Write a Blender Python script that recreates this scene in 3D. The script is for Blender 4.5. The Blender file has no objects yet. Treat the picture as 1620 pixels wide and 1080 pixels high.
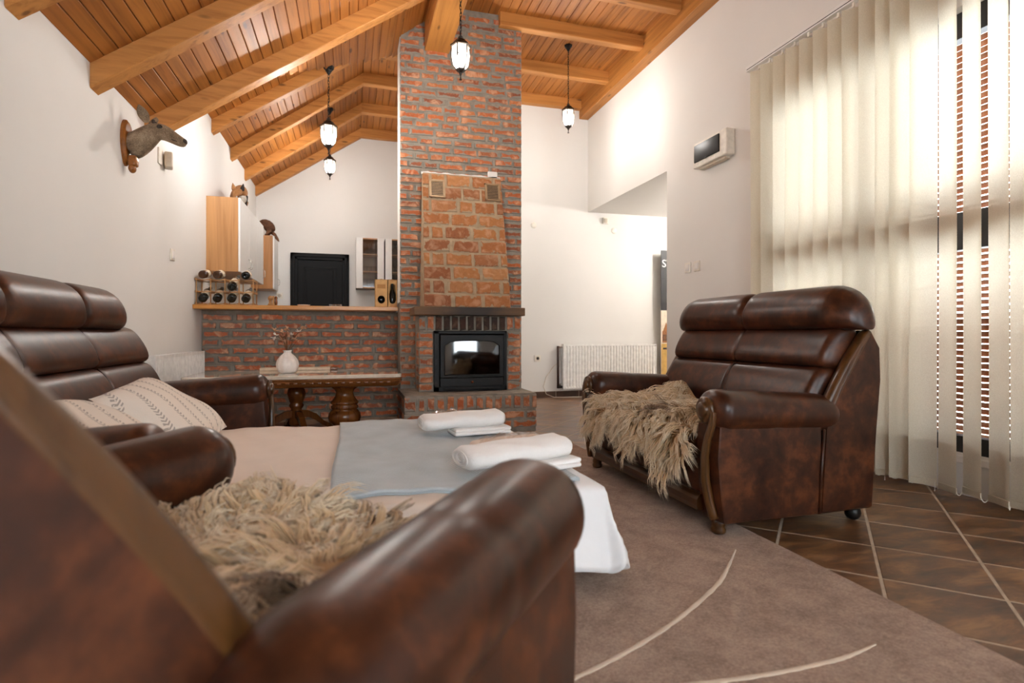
import bpy, math, random
import numpy as np
from mathutils import Vector, Matrix
random.seed(7); rng = np.random.default_rng(7)
scene = bpy.context.scene
COL = scene.collection
PI = math.pi

# ------------------------------------------------------------------ camera, world, sun, exposure
YAW = math.atan(252 / 882.0)
cam_data = bpy.data.cameras.new('camera'); cam = bpy.data.objects.new('camera', cam_data); COL.objects.link(cam)
cam.location = (0, 0, 0.85); cam.rotation_euler = (PI / 2, 0, -YAW)
cam_data.sensor_width = 36.0; cam_data.lens = 882 / 1620 * 36
cam_data.shift_y = -11 / 1620
cam_data.clip_start = 0.02; cam_data.clip_end = 200
cam_data.dof.use_dof = True; cam_data.dof.focus_distance = 3.6; cam_data.dof.aperture_fstop = 2.6
scene.camera = cam
world = bpy.data.worlds.new('world'); scene.world = world; world.use_nodes = True
_bg = world.node_tree.nodes['Background']; _bg.inputs[0].default_value = (0.88, 0.94, 1.0, 1); _bg.inputs[1].default_value = 5.0
sun_d = bpy.data.lights.new('sun', 'SUN'); sun_d.energy = 1.4; sun_d.angle = math.radians(4.5); sun_d.color = (1, .96, .90)
sun = bpy.data.objects.new('sun', sun_d); COL.objects.link(sun)
sun.rotation_euler = Vector((-1, -0.25, -0.20)).to_track_quat('-Z', 'Y').to_euler()
def window_portal(name, loc, rot, sx, sy):
    d = bpy.data.lights.new(name, 'AREA'); d.shape = 'RECTANGLE'; d.size = sx; d.size_y = sy; d.cycles.is_portal = True
    o = bpy.data.objects.new(name, d); COL.objects.link(o); o.location = loc; o.rotation_euler = rot
window_portal('garden_window_portal', (0.3, -1.74, 1.7), (PI / 2, 0, PI), 1.8, 1.6)
window_portal('garden_door_portal', (2.34, -1.74, 1.2), (PI / 2, 0, PI), .62, 2.2)
window_portal('blind_window_portal', (3.34, 2.3, 1.35), (0, PI / 2, 0), 2.4, 2.55)
scene.view_settings.view_transform = 'Standard'; scene.view_settings.look = 'None'
scene.view_settings.gamma = 1.0; scene.view_settings.use_curve_mapping = False
scene.view_settings.exposure = 1.6
LAMP_STRENGTH = 365.0

# ------------------------------------------------------------------ materials
class NT:
    def __init__(s, name):
        s.m = bpy.data.materials.new(name); s.m.use_nodes = True
        s.t = s.m.node_tree; s.b = s.t.nodes['Principled BSDF']; s.out = s.t.nodes['Material Output']
    def n(s, typ, **kw):
        nd = s.t.nodes.new(typ)
        for k, v in kw.items(): setattr(nd, k, v)
        return nd
    def link(s, a, b): s.t.links.new(a, b)
    def val(s, sock, v):
        if hasattr(v, 'is_output'): s.link(v, sock)
        elif isinstance(v, (tuple, list)) and len(v) == 3 and sock.type == 'RGBA': sock.default_value = (*v, 1)
        else: sock.default_value = v
    def coord(s, kind='Object', scale=(1, 1, 1), rot=(0, 0, 0)):
        tc = s.n('ShaderNodeTexCoord'); mp = s.n('ShaderNodeMapping')
        mp.inputs['Scale'].default_value = scale; mp.inputs['Rotation'].default_value = rot
        s.link(tc.outputs[kind], mp.inputs[0]); return mp.outputs[0]
    def noise(s, vec, scale=5, detail=4, rough=.55, dist=0):
        nd = s.n('ShaderNodeTexNoise'); s.link(vec, nd.inputs['Vector'])
        nd.inputs['Scale'].default_value = scale; nd.inputs['Detail'].default_value = detail
        nd.inputs['Roughness'].default_value = rough; nd.inputs['Distortion'].default_value = dist
        return nd.outputs['Fac']
    def ramp(s, fac, stops):
        nd = s.n('ShaderNodeValToRGB'); s.val(nd.inputs[0], fac)
        el = nd.color_ramp.elements
        while len(el) < len(stops): el.new(.5)
        for e, (p, c) in zip(el, stops):
            e.position = p; e.color = (*c, 1) if len(c) == 3 else c
        return nd.outputs[0]
    def mix(s, fac, a, b, mode='MIX'):
        nd = s.n('ShaderNodeMix', data_type='RGBA', blend_type=mode)
        s.val(nd.inputs[0], fac); s.val(nd.inputs[6], a); s.val(nd.inputs[7], b); return nd.outputs[2]
    def math(s, op, a, b=0.0, c=None):
        nd = s.n('ShaderNodeMath', operation=op); s.val(nd.inputs[0], a); s.val(nd.inputs[1], b)
        if c is not None: s.val(nd.inputs[2], c)
        return nd.outputs[0]
    def sep(s, vec):
        nd = s.n('ShaderNodeSeparateXYZ'); s.link(vec, nd.inputs[0]); return nd.outputs
    def rand(s): return s.n('ShaderNodeObjectInfo').outputs['Random']
    def bump(s, h, strength=.3, dist=.01):
        nd = s.n('ShaderNodeBump'); nd.inputs['Strength'].default_value = strength; nd.inputs['Distance'].default_value = dist
        s.link(h, nd.inputs['Height']); s.link(nd.outputs[0], s.b.inputs['Normal'])
    def done(s, color=None, rough=.5, metal=0, **kw):
        if color is not None: s.val(s.b.inputs['Base Color'], color)
        s.val(s.b.inputs['Roughness'], rough); s.val(s.b.inputs['Metallic'], metal)
        for k, v in kw.items(): s.val(s.b.inputs[k.replace('_', ' ')], v)
        return s.m
def srgb(r, g, b):
    f = lambda c: (c / 255 / 12.92) if c / 255 <= .04045 else ((c / 255 + .055) / 1.055) ** 2.4
    return (f(r), f(g), f(b))
def plain(name, c, rough=.5, metal=0, var=.12, scale=20, **kw):
    k = NT(name); n = k.noise(k.coord(), scale, 3)
    a = tuple(x * (1 - var) for x in c); b = tuple(min(1, x * (1 + var)) for x in c)
    return k.done(k.ramp(n, [(.3, a), (.7, b)]), rough, metal, **kw)
M = {}
def m_plaster(name, c):
    k = NT(name); v = k.coord(); n = k.noise(v, 1.3, 4); n2 = k.noise(v, 90, 3)
    k.bump(k.math('ADD', k.math('MULTIPLY', n, .5), k.math('MULTIPLY', n2, .08)), .25, .01)
    return k.done(k.ramp(n, [(.3, tuple(x * .965 for x in c)), (.7, c)]), .85)
M['plaster'] = m_plaster('white_plaster', srgb(229, 226, 221))
def m_pine(name, base, dark, axis, knots=True, rough=.55):
    k = NT(name)
    sc = {'x': (.7, 14, 14), 'y': (14, .7, 14), 'z': (14, 14, .7)}[axis]
    v = k.coord('Object', sc); r = k.rand()
    add = k.n('ShaderNodeVectorMath', operation='ADD'); k.link(v, add.inputs[0])
    cmb = k.n('ShaderNodeCombineXYZ'); k.link(k.math('MULTIPLY', r, 37.0), cmb.inputs[0]); k.link(k.math('MULTIPLY', r, 91.0), cmb.inputs[1]); k.link(cmb.outputs[0], add.inputs[1])
    v = add.outputs[0]
    g = k.noise(v, 1.6, 5, .6, .6)
    col = k.ramp(g, [(.3, dark), (.5, base), (.75, tuple(min(1, x * 1.18) for x in base))])
    col = k.mix(k.math('MULTIPLY', r, .55), col, k.mix(1.0, col, (.72, .60, .50), 'MULTIPLY'))
    if knots:
        vs = {'x': (3.2, 11, 11), 'y': (11, 3.2, 11), 'z': (11, 11, 3.2)}[axis]
        kv = k.coord('Object', vs)
        vo = k.n('ShaderNodeTexVoronoi'); k.link(kv, vo.inputs['Vector']); vo.inputs['Scale'].default_value = .8
        kf = k.ramp(vo.outputs['Distance'], [(.07, (1, 1, 1)), (.15, (0, 0, 0))])
        col = k.mix(k.math('MULTIPLY', kf, .8), col, tuple(x * .28 for x in dark))
    k.bump(g, .12, .004)
    return k.done(col, rough)
M['plank'] = m_pine('ceiling_pine', srgb(176, 112, 48), srgb(140, 84, 32), 'y')
M['beam'] = m_pine('beam_pine', srgb(200, 138, 72), srgb(172, 110, 50), 'x', True)
M['beam_y'] = m_pine('beam_pine_long', srgb(190, 130, 64), srgb(162, 104, 46), 'y', True)
M['groove'] = plain('groove_dark', srgb(58, 34, 14), .8)
M['oak'] = m_pine('oak_veneer', srgb(186, 134, 82), srgb(166, 114, 64), 'z', False, .4)
M['oak_x'] = m_pine('oak_counter', srgb(200, 140, 66), srgb(176, 116, 48), 'x', False, .3)
M['walnut'] = m_pine('carved_walnut', srgb(118, 70, 30), srgb(72, 38, 14), 'z', False, .22)
M['walnut_x'] = m_pine('carved_walnut_rail', srgb(118, 72, 34), srgb(74, 40, 16), 'x', False, .25)
M['trimwood'] = m_pine('sofa_trim_wood', srgb(84, 54, 26), srgb(44, 25, 12), 'z', False, .28)
M['trimwood_x'] = m_pine('sofa_rail_wood', srgb(72, 45, 22), srgb(40, 23, 11), 'x', False, .3)
M['mantel'] = None
def m_brick(name, cols, mortar, lime=.5, soot=0.0, edge=.10):
    k = NT(name); r = k.rand(); tc = k.n('ShaderNodeTexCoord'); gx, gy, gz = k.sep(tc.outputs['Generated'])
    v = tc.outputs['Object']
    geo = k.n('ShaderNodeNewGeometry'); wp = geo.outputs['Position']
    n = k.noise(wp, 28, 5, .65); n2 = k.noise(wp, 11, 4, .6, .5); n3 = k.noise(wp, 60, 4, .6)
    base = k.ramp(r, [(i / max(1, len(cols) - 1), c) for i, c in enumerate(cols)])
    base = k.mix(k.ramp(n, [(.40, (0, 0, 0)), (.75, (.55, .55, .55))]), base, k.mix(1, base, (.62, .55, .5), 'MULTIPLY'))
    base = k.mix(k.math('MULTIPLY', k.ramp(n2, [(.5, (0, 0, 0)), (.66, (1, 1, 1))]), lime), base, srgb(222, 178, 144))
    ex = k.math('MULTIPLY', k.math('MINIMUM', gx, k.math('SUBTRACT', 1.0, gx)), 3.2)
    ez = k.math('MINIMUM', gz, k.math('SUBTRACT', 1.0, gz))
    e = k.math('ADD', k.math('MINIMUM', ex, ez), k.math('MULTIPLY', k.math('SUBTRACT', n2, .5), 1.5))
    base = k.mix(k.ramp(e, [(edge - .05, (1, 1, 1)), (edge + .06, (0, 0, 0))]), base, mortar)
    if soot:
        base = k.mix(soot, base, srgb(38, 28, 22))
    k.bump(k.math('ADD', n, k.math('MULTIPLY', n3, .5)), .5, .006)
    return k.done(base, .85)
MORT = srgb(142, 134, 122)
M['mortar'] = plain('grey_mortar', srgb(140, 132, 120), .95, 0, .25, 14)
M['brick'] = m_brick('red_brick', [srgb(166, 88, 48), srgb(190, 104, 56), srgb(138, 78, 52), srgb(196, 118, 68), srgb(176, 90, 50)], MORT, .6, 0, .16)
M['brick_soot'] = m_brick('sooty_brick', [srgb(122, 66, 40), srgb(84, 50, 34), srgb(60, 38, 28)], srgb(70, 60, 50), .3, .55)
M['brick_hood'] = m_brick('hood_block', [srgb(176, 118, 68), srgb(164, 102, 56), srgb(140, 84, 50), srgb(182, 126, 78)], srgb(166, 144, 116), .35, 0, .04)
M['brick_bar'] = m_brick('bar_brick', [srgb(192, 98, 62), srgb(208, 112, 70), srgb(172, 100, 74), srgb(200, 122, 88)], srgb(136, 128, 118), .9, 0, .15)
def m_leather():
    k = NT('brown_leather'); v = k.coord()
    n = k.noise(v, 7, 6, .68, .4); n2 = k.noise(v, 260, 3, .6); n3 = k.noise(v, 22, 5, .6)
    c = k.ramp(k.math('ADD', k.math('MULTIPLY', n, .7), k.math('MULTIPLY', n3, .3)), [(.36, srgb(34, 18, 12)), (.5, srgb(60, 31, 18)), (.66, srgb(98, 54, 30))])
    k.bump(k.math('ADD', k.math('MULTIPLY', n2, .25), k.math('MULTIPLY', n3, .6)), .12, .004)
    return k.done(c, k.math('ADD', k.math('MULTIPLY', n, .22), .22), Specular_IOR_Level=.34)
M['leather'] = m_leather()
M['seam'] = plain('seam_dark', srgb(34, 18, 12), .5)
M['black_metal'] = plain('black_iron', srgb(30, 29, 28), .5, .4)
M['cast_iron'] = plain('cast_iron', srgb(24, 23, 22), .5, 0, Specular_IOR_Level=.3)
M['vent_metal'] = plain('vent_metal', srgb(168, 140, 106), .45, .3)
M['chrome'] = plain('bright_metal', srgb(200, 196, 190), .25, 1)
M['dark_door'] = plain('black_lacquer', srgb(17, 17, 18), .5, Specular_IOR_Level=.15)
M['white_lacquer'] = plain('white_lacquer', srgb(232, 230, 226), .45, 0, .02)
M['white_plastic'] = plain('white_plastic', srgb(232, 226, 214), .4)
M['beige_plastic'] = plain('beige_plastic', srgb(205, 192, 172), .45)
M['black_plastic'] = plain('black_plastic', srgb(26, 23, 22), .35, Specular_IOR_Level=.3)
M['rad'] = plain('radiator_enamel', srgb(236, 234, 230), .35)
def m_fabric(name, c, scale=400, var=.08, st=.25, rough=.9, wr=0):
    k = NT(name); v = k.coord(); n = k.noise(v, scale, 2); n2 = k.noise(v, 6, 4, .6, .8)
    k.bump(k.math('ADD', k.math('MULTIPLY', n, .3), k.math('MULTIPLY', n2, wr)), st, .01)
    return k.done(k.ramp(n2, [(.3, tuple(x * (1 - var) for x in c)), (.7, c)]), rough, Sheen_Weight=.15)
M['sheet'] = m_fabric('beige_cotton', srgb(226, 208, 192), 500, .06, .3, .9, 1.0)
M['sheet_white'] = m_fabric('white_cotton', srgb(235, 234, 234), 500, .04, .25, .9, .6)
M['towel'] = m_fabric('white_terry', srgb(240, 236, 232), 260, .05, .7, .95, .2)
M['towel_beige'] = m_fabric('beige_terry', srgb(226, 206, 188), 260, .08, .7, .95, .3)
def m_blanket():
    k = NT('blue_quilt'); v = k.coord(); x, y, z = k.sep(v)
    # embossed herringbone ribs
    zig = k.math('PINGPONG', k.math('MULTIPLY', k.math('ADD', x, 10.0), 1.0), .13)
    h = k.math('SINE', k.math('MULTIPLY', k.math('ADD', y, k.math('MULTIPLY', zig, 1.1)), 330.0))
    g = k.n('ShaderNodeNewGeometry'); nz = k.math('GREATER_THAN', k.sep(g.outputs['True Normal'])[2], .6); h = k.math('MULTIPLY', h, nz)
    n = k.noise(v, 5, 3)
    k.bump(k.math('ADD', k.math('MULTIPLY', h, .5), k.math('MULTIPLY', k.noise(v, 300, 2), .3)), .55, .004)
    c = k.ramp(n, [(.3, srgb(168, 178, 182)), (.7, srgb(188, 197, 202))])
    c = k.mix(k.math('MULTIPLY', k.ramp(h, [(.2, (0, 0, 0)), (.9, (.75, .75, .75))]), k.ramp(k.noise(v, 3.5, 2), [(.4, (.25, .25, .25)), (.6, (1, 1, 1))])), c, srgb(140, 148, 150))
    return k.done(c, .85, Sheen_Weight=.2)
M['blanket'] = m_blanket()
def m_pillow():
    k = NT('printed_pillowcase'); v = k.coord('Object'); x, y, z = k.sep(v)
    u = k.math('ADD', k.math('MULTIPLY', x, .40), k.math('MULTIPLY', y, .92))
    w = k.math('SUBTRACT', k.math('MULTIPLY', x, .92), k.math('MULTIPLY', y, .40))
    su = k.math('PINGPONG', k.math('ADD', u, 5.0), .046)          # distance to stripe centre
    band = k.math('LESS_THAN', su, .0125)
    ch = k.math('PINGPONG', k.math('ADD', k.math('ADD', w, 5.0), k.math('MULTIPLY', su, .9)), .0085)
    mark = k.math('MULTIPLY', band, k.math('LESS_THAN', ch, .0042))
    brk = k.math('GREATER_THAN', k.noise(v, 70, 2), .40)
    mark = k.math('MULTIPLY', k.math('MULTIPLY', mark, brk), .62)
    n = k.noise(v, 300, 2); n2 = k.noise(v, 8, 4, .6, .8); k.bump(k.math('ADD', k.math('MULTIPLY', n, .2), n2), .35, .02)
    return k.done(k.mix(mark, srgb(232, 222, 210), srgb(120, 112, 106)), .9)
M['pillow'] = m_pillow()
def m_rug():
    k = NT('brown_rug_pile'); v = k.coord(); n = k.noise(v, 9, 5, .65, .5); n2 = k.noise(v, 420, 4, .7); n3 = k.noise(v, 130, 5, .75)
    c = k.ramp(k.math('ADD', k.math('MULTIPLY', n, .30), k.math('ADD', k.math('MULTIPLY', n3, .45), k.math('MULTIPLY', n2, .25))), [(.40, srgb(134, 102, 80)), (.5, srgb(174, 140, 116)), (.60, srgb(204, 172, 148))])
    k.bump(k.math('ADD', n2, k.math('ADD', n3, k.math('MULTIPLY', n, .6))), .8, .01)
    return k.done(c, .95, Sheen_Weight=.25)
M['rug'] = m_rug()
M['rug_line'] = m_fabric('cream_rug_yarn', srgb(206, 186, 164), 200, .15, .8)
def m_tile():
    k = NT('brown_floor_tile'); g = k.n('ShaderNodeNewGeometry'); r = k.rand()
    mp = k.n('ShaderNodeMapping'); k.link(g.outputs['Position'], mp.inputs[0])
    cmb = k.n('ShaderNodeCombineXYZ'); k.link(k.math('MULTIPLY', r, 40.0), cmb.inputs[2]); k.link(cmb.outputs[0], mp.inputs['Location'])
    mp.inputs['Rotation'].default_value = (0, 0, .5); mp.inputs['Scale'].default_value = (1, 2.6, 1)
    n = k.noise(mp.outputs[0], 5, 6, .65, .4)
    c = k.ramp(n, [(.32, srgb(62, 42, 30)), (.5, srgb(106, 74, 50)), (.64, srgb(146, 108, 72)), (.8, srgb(168, 130, 90))])
    c = k.mix(k.math('MULTIPLY', r, .5), c, k.mix(1, c, (.6, .5, .45), 'MULTIPLY'))
    k.bump(n, .25, .006)
    return k.done(c, k.math('ADD', k.math('MULTIPLY', n, .25), .22))
M['tile'] = m_tile()
M['grout'] = plain('floor_grout', srgb(178, 160, 140), .9, 0, .15)
M['baseboard_tile'] = plain('baseboard_tile', srgb(70, 46, 32), .35, 0, .4, 9)
def m_vane():
    k = NT('cream_blind_fabric'); v = k.coord('Object', (1, 1, 1)); n = k.noise(v, 260, 2)
    d = k.n('ShaderNodeBsdfDiffuse'); t = k.n('ShaderNodeBsdfTranslucent'); mx = k.n('ShaderNodeMixShader')
    c = k.ramp(n, [(.3, srgb(222, 213, 193)), (.7, srgb(237, 230, 212))])
    k.link(c, d.inputs[0]); k.link(c, t.inputs[0]); mx.inputs[0].default_value = .58
    k.link(d.outputs[0], mx.inputs[1]); k.link(t.outputs[0], mx.inputs[2]); k.link(mx.outputs[0], k.out.inputs[0])
    return k.m
M['vane'] = m_vane()
def m_clear(name, tint, gloss=.12, rough=.05):
    k = NT(name); t = k.n('ShaderNodeBsdfTransparent'); g = k.n('ShaderNodeBsdfGlossy'); mx = k.n('ShaderNodeMixShader')
    t.inputs[0].default_value = (*tint, 1); g.inputs['Roughness'].default_value = rough
    lw = k.n('ShaderNodeLayerWeight'); lw.inputs[0].default_value = .5
    k.link(k.math('MULTIPLY_ADD', k.math('POWER', lw.outputs['Facing'], 4.0), .55, gloss + .04), mx.inputs[0]); k.link(t.outputs[0], mx.inputs[1]); k.link(g.outputs[0], mx.inputs[2])
    k.link(mx.outputs[0], k.out.inputs[0]); return k.m
def m_frosted():
    k = NT('frosted_lantern_glass'); t = k.n('ShaderNodeBsdfTransparent'); tl = k.n('ShaderNodeBsdfTranslucent'); g = k.n('ShaderNodeBsdfGlossy'); m1 = k.n('ShaderNodeMixShader'); m2 = k.n('ShaderNodeMixShader')
    tl.inputs[0].default_value = (.95, .95, .93, 1); g.inputs['Roughness'].default_value = .1; m1.inputs[0].default_value = .010; m2.inputs[0].default_value = .08
    k.link(t.outputs[0], m1.inputs[1]); k.link(tl.outputs[0], m1.inputs[2]); k.link(m1.outputs[0], m2.inputs[1]); k.link(g.outputs[0], m2.inputs[2]); k.link(m2.outputs[0], k.out.inputs[0]); return k.m
M['lantern_glass'] = m_frosted()
M['window_glass'] = m_clear('window_glass', (.97, .98, .98), .0, .02)
M['stove_glass'] = m_clear('sooty_stove_glass', (.35, .33, .31), .10, .04)
M['cup_glass'] = m_clear('drinking_glass', (.93, .94, .94), .10, .05)
M['plastic_film'] = m_clear('clear_plastic_film', (.97, .96, .95), .10, .12)
def m_emit(name, c, s):
    k = NT(name); e = k.n('ShaderNodeEmission'); e.inputs[0].default_value = (*c, 1); e.inputs[1].default_value = s
    k.link(e.outputs[0], k.out.inputs[0]); return k.m
M['bulb'] = m_emit('glowing_bulb', (1, .95, .89), LAMP_STRENGTH)
M['lantern_metal'] = plain('bronzed_lantern_metal', srgb(58, 48, 40), .45, .6)
M['lantern_black'] = plain('black_lantern_metal', srgb(20, 18, 17), .5, .4)
def m_mantel():
    k = NT('smoked_mantel_wood'); v = k.coord('Object', (.7, 12, 12)); n = k.noise(v, 2, 5, .6, .4)
    c = k.ramp(n, [(.3, srgb(84, 56, 28)), (.7, srgb(120, 84, 46))])
    v2 = k.coord(); x, y, z = k.sep(v2)
    s = k.math('ADD', k.math('ABSOLUTE', x), k.math('MULTIPLY', k.math('SUBTRACT', k.noise(v2, 6, 4), .5), .35))
    c = k.mix(k.ramp(s, [(.12, (.88, .88, .88)), (.46, (0, 0, 0))]), c, srgb(22, 17, 13))   # smoke stain over the stove door
    return k.done(c, .6)
M['mantel'] = m_mantel()
def m_fur(name, stops, patch):
    k = NT(name); a = k.n('ShaderNodeAttribute', attribute_name='fur'); r, g, b = k.sep(a.outputs['Vector'])
    c = k.ramp(r, stops)                                   # along the lock, root to tip
    c = k.mix(k.ramp(g, [(.52, (0, 0, 0)), (.74, (.9, .9, .9))]), c, patch)
    c = k.mix(1, c, k.ramp(b, [(0, (.80, .78, .76)), (1, (1.0, 1.0, 1.0))]), 'MULTIPLY')
    return k.done(c, .7, Sheen_Weight=.1)
M['fur'] = m_fur('sheepskin_wool', [(0, srgb(150, 114, 76)), (.35, srgb(222, 190, 146)), (1, srgb(250, 238, 214))], srgb(112, 80, 52))
M['hide'] = plain('sheepskin_hide', srgb(150, 116, 78), .9)
M['deer'] = None
def m_pelt(name, a, b, c, sc=14):
    k = NT(name); v = k.coord(); n = k.noise(v, sc, 5, .7, .3); n2 = k.noise(k.coord('Object', (1, 1, 1)), 180, 3, .7)
    k.bump(n2, .6, .006)
    return k.done(k.ramp(k.math('ADD', k.math('MULTIPLY', n, .6), k.math('MULTIPLY', n2, .4)), [(.36, a), (.5, b), (.66, c)]), .9)
M['deer'] = m_pelt('roe_deer_coat', srgb(92, 76, 58), srgb(138, 116, 92), srgb(178, 158, 132))
M['deer_dark'] = m_pelt('dark_muzzle', srgb(40, 32, 26), srgb(62, 50, 40), srgb(80, 66, 54))
M['fox'] = m_pelt('fox_coat', srgb(120, 78, 42), srgb(160, 108, 62), srgb(186, 140, 92))
M['fox_white'] = m_pelt('fox_chest', srgb(150, 140, 126), srgb(196, 188, 174), srgb(222, 216, 206))
M['fox_black'] = m_pelt('fox_socks', srgb(24, 18, 14), srgb(38, 28, 22), srgb(56, 42, 34))
M['marten'] = m_pelt('marten_coat', srgb(58, 36, 22), srgb(92, 58, 36), srgb(120, 80, 52))
M['eye'] = plain('glass_eye', srgb(14, 10, 8), .08)
M['horn'] = plain('polished_wood', srgb(140, 84, 34), .2, 0, .3)
M['ceramic'] = plain('white_ceramic', srgb(238, 232, 226), .3)
M['dried'] = plain('dried_stem', srgb(120, 78, 48), .8, 0, .35, 40)
M['petal'] = plain('dried_petal', srgb(196, 150, 116), .8, 0, .3, 60)
M['petal_white'] = plain('pale_petal', srgb(236, 224, 212), .8)
M['table_top'] = None
def m_tabletop():
    k = NT('glazed_table_top'); v = k.coord(); n = k.noise(v, 14, 5, .6, .5)
    return k.done(k.ramp(n, [(.3, srgb(214, 200, 180)), (.7, srgb(236, 226, 210))]), .06, Specular_IOR_Level=.8, Coat_Weight=.5)
M['table_top'] = m_tabletop()
M['bottle'] = plain('dark_bottle_glass', srgb(18, 20, 16), .06)
M['bottle_brown'] = plain('brown_bottle_glass', srgb(72, 40, 18), .1)
M['label'] = plain('paper_label', srgb(214, 200, 176), .7)
M['kraft'] = plain('kraft_card', srgb(200, 158, 104), .8)
M['kraft_dark'] = plain('kraft_print', srgb(166, 118, 66), .8)
M['rackwood'] = plain('rack_pine', srgb(176, 130, 80), .5, 0, .25)
M['banner_black'] = plain('banner_black_print', srgb(44, 44, 46), .5)
M['banner_cream'] = plain('banner_cream_print', srgb(226, 214, 192), .5)
M['banner_gold'] = plain('banner_gold_print', srgb(206, 168, 96), .5)
M['banner_tower'] = plain('banner_tower_print', srgb(150, 100, 60), .5, 0, .5, 60)
M['shutter'] = m_pine('shutter_wood', srgb(150, 96, 54), srgb(112, 66, 34), 'y', False, .5)
M['black_frame'] = plain('black_window_frame', srgb(22, 20, 19), .4)
M['shadow_box'] = plain('stove_firebox', srgb(46, 42, 38), .95)
M['ash'] = plain('wood_ash', srgb(120, 112, 104), .95, 0, .5, 30)
M['wire'] = plain('white_cable', srgb(200, 186, 168), .5)

# ------------------------------------------------------------------ mesh building
ROOTLOC = {}
class MB:
    def __init__(s): s.v = []; s.f = []
    def add(s, vs, fs):
        o = len(s.v); s.v += [tuple(v) for v in vs]; s.f += [tuple(i + o for i in f) for f in fs]; return s
    def box(s, x0, x1, y0, y1, z0, z1):
        return s.add([(x0, y0, z0), (x1, y0, z0), (x1, y1, z0), (x0, y1, z0), (x0, y0, z1), (x1, y0, z1), (x1, y1, z1), (x0, y1, z1)],
                     [(0, 3, 2, 1), (4, 5, 6, 7), (0, 1, 5, 4), (1, 2, 6, 5), (2, 3, 7, 6), (3, 0, 4, 7)])
    def cbox(s, x0, x1, y0, y1, z0, z1, c=.004):
        """chamfered box"""
        cx, cy, cz = (x0 + x1) / 2, (y0 + y1) / 2, (z0 + z1) / 2
        return s.rbox((cx, cy, cz), (x1 - x0, y1 - y0, z1 - z0), c, 1, 1)
    def rbox(s, c, size, r, nr=3, nm=4, puff=(0, 0, 0), mat=None, fn=None):
        hx, hy, hz = size[0] / 2, size[1] / 2, size[2] / 2
        r = min(r, hx * .999, hy * .999, hz * .999)
        def ax(h):
            a = [-h + r * (1 - math.cos(PI / 2 * i / nr)) * 1.0 if False else -h + r * i / nr for i in range(nr + 1)]
            mid = [(-h + r) + (2 * (h - r)) * i / nm for i in range(1, nm)]
            return a + mid + [-q for q in reversed(a)]
        X, Y, Z = ax(hx), ax(hy), ax(hz); idx = {}; vs = []; fs = []
        def vid(i, j, k):
            key = (i, j, k)
            if key in idx: return idx[key]
            p = [X[i], Y[j], Z[k]]; q = [max(-h + r, min(h - r, t)) for t, h in zip(p, (hx, hy, hz))]
            d = [a - b for a, b in zip(p, q)]; L = math.sqrt(sum(t * t for t in d)) or 1
            p = [b + t / L * r for b, t in zip(q, d)]
            u, v, w = p[0] / hx, p[1] / hy, p[2] / hz
            p[0] += puff[0] * u * (1 - v * v) * (1 - w * w); p[1] += puff[1] * v * (1 - u * u) * (1 - w * w); p[2] += puff[2] * w * (1 - u * u) * (1 - v * v)
            if fn: p = fn(p)
            p = Vector(p)
            if mat is not None: p = mat @ p
            vs.append((p[0] + c[0], p[1] + c[1], p[2] + c[2])); idx[key] = len(vs) - 1; return idx[key]
        nx, ny, nz = len(X) - 1, len(Y) - 1, len(Z) - 1
        for i in range(nx):
            for j in range(ny):
                fs.append((vid(i, j, 0), vid(i, j + 1, 0), vid(i + 1, j + 1, 0), vid(i + 1, j, 0)))
                fs.append((vid(i, j, nz), vid(i + 1, j, nz), vid(i + 1, j + 1, nz), vid(i, j + 1, nz)))
        for i in range(nx):
            for k in range(nz):
                fs.append((vid(i, 0, k), vid(i + 1, 0, k), vid(i + 1, 0, k + 1), vid(i, 0, k + 1)))
                fs.append((vid(i, ny, k), vid(i, ny, k + 1), vid(i + 1, ny, k + 1), vid(i + 1, ny, k)))
        for j in range(ny):
            for k in range(nz):
                fs.append((vid(0, j, k), vid(0, j, k + 1), vid(0, j + 1, k + 1), vid(0, j + 1, k)))
                fs.append((vid(nx, j, k), vid(nx, j + 1, k), vid(nx, j + 1, k + 1), vid(nx, j, k + 1)))
        return s.add(vs, fs)
    def loft(s, rings, cap=True, closed=True):
        n = len(rings[0]); vs = [p for r in rings for p in r]; fs = []
        for i in range(len(rings) - 1):
            for j in range(n if closed else n - 1):
                a = i * n + j; b = i * n + (j + 1) % n
                fs.append((a, b, b + n, a + n))
        if cap:
            fs.append(tuple(reversed(range(n)))); fs.append(tuple(range((len(rings) - 1) * n, len(rings) * n)))
        return s.add(vs, fs)
    def tube(s, pts, r, n=8, cap=True):
        pts = [Vector(p) for p in pts]; rs = r if isinstance(r, (list, tuple)) else [r] * len(pts)
        rings = []; up = Vector((0, 0, 1)); prev = None
        for i, p in enumerate(pts):
            t = (pts[min(i + 1, len(pts) - 1)] - pts[max(i - 1, 0)]).normalized()
            if prev is None:
                a = t.cross(up if abs(t.z) < .9 else Vector((1, 0, 0))).normalized()
            else:
                a = (prev - t * prev.dot(t)).normalized()
            prev = a; b = t.cross(a)
            rings.append([p + (a * math.cos(q) + b * math.sin(q)) * rs[i] for q in [2 * PI * j / n for j in range(n)]])
        return s.loft(rings, cap)
    def lathe(s, c, prof, n=16, axis='z', ribs=0, rib=0, sq=None):
        rings = []
        for r, z in prof:
            ring = []
            for j in range(n):
                q = 2 * PI * j / n; rr = max(r, .0004) * (1 + (rib * math.cos(ribs * q) if ribs else 0))
                x, y = rr * math.cos(q), rr * math.sin(q)
                ring.append({'z': (c[0] + x, c[1] + y, c[2] + z), 'y': (c[0] + x, c[1] + z, c[2] - y), 'x': (c[0] + z, c[1] + x, c[2] + y)}[axis])
            rings.append(ring)
        return s.loft(rings, True)
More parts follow.
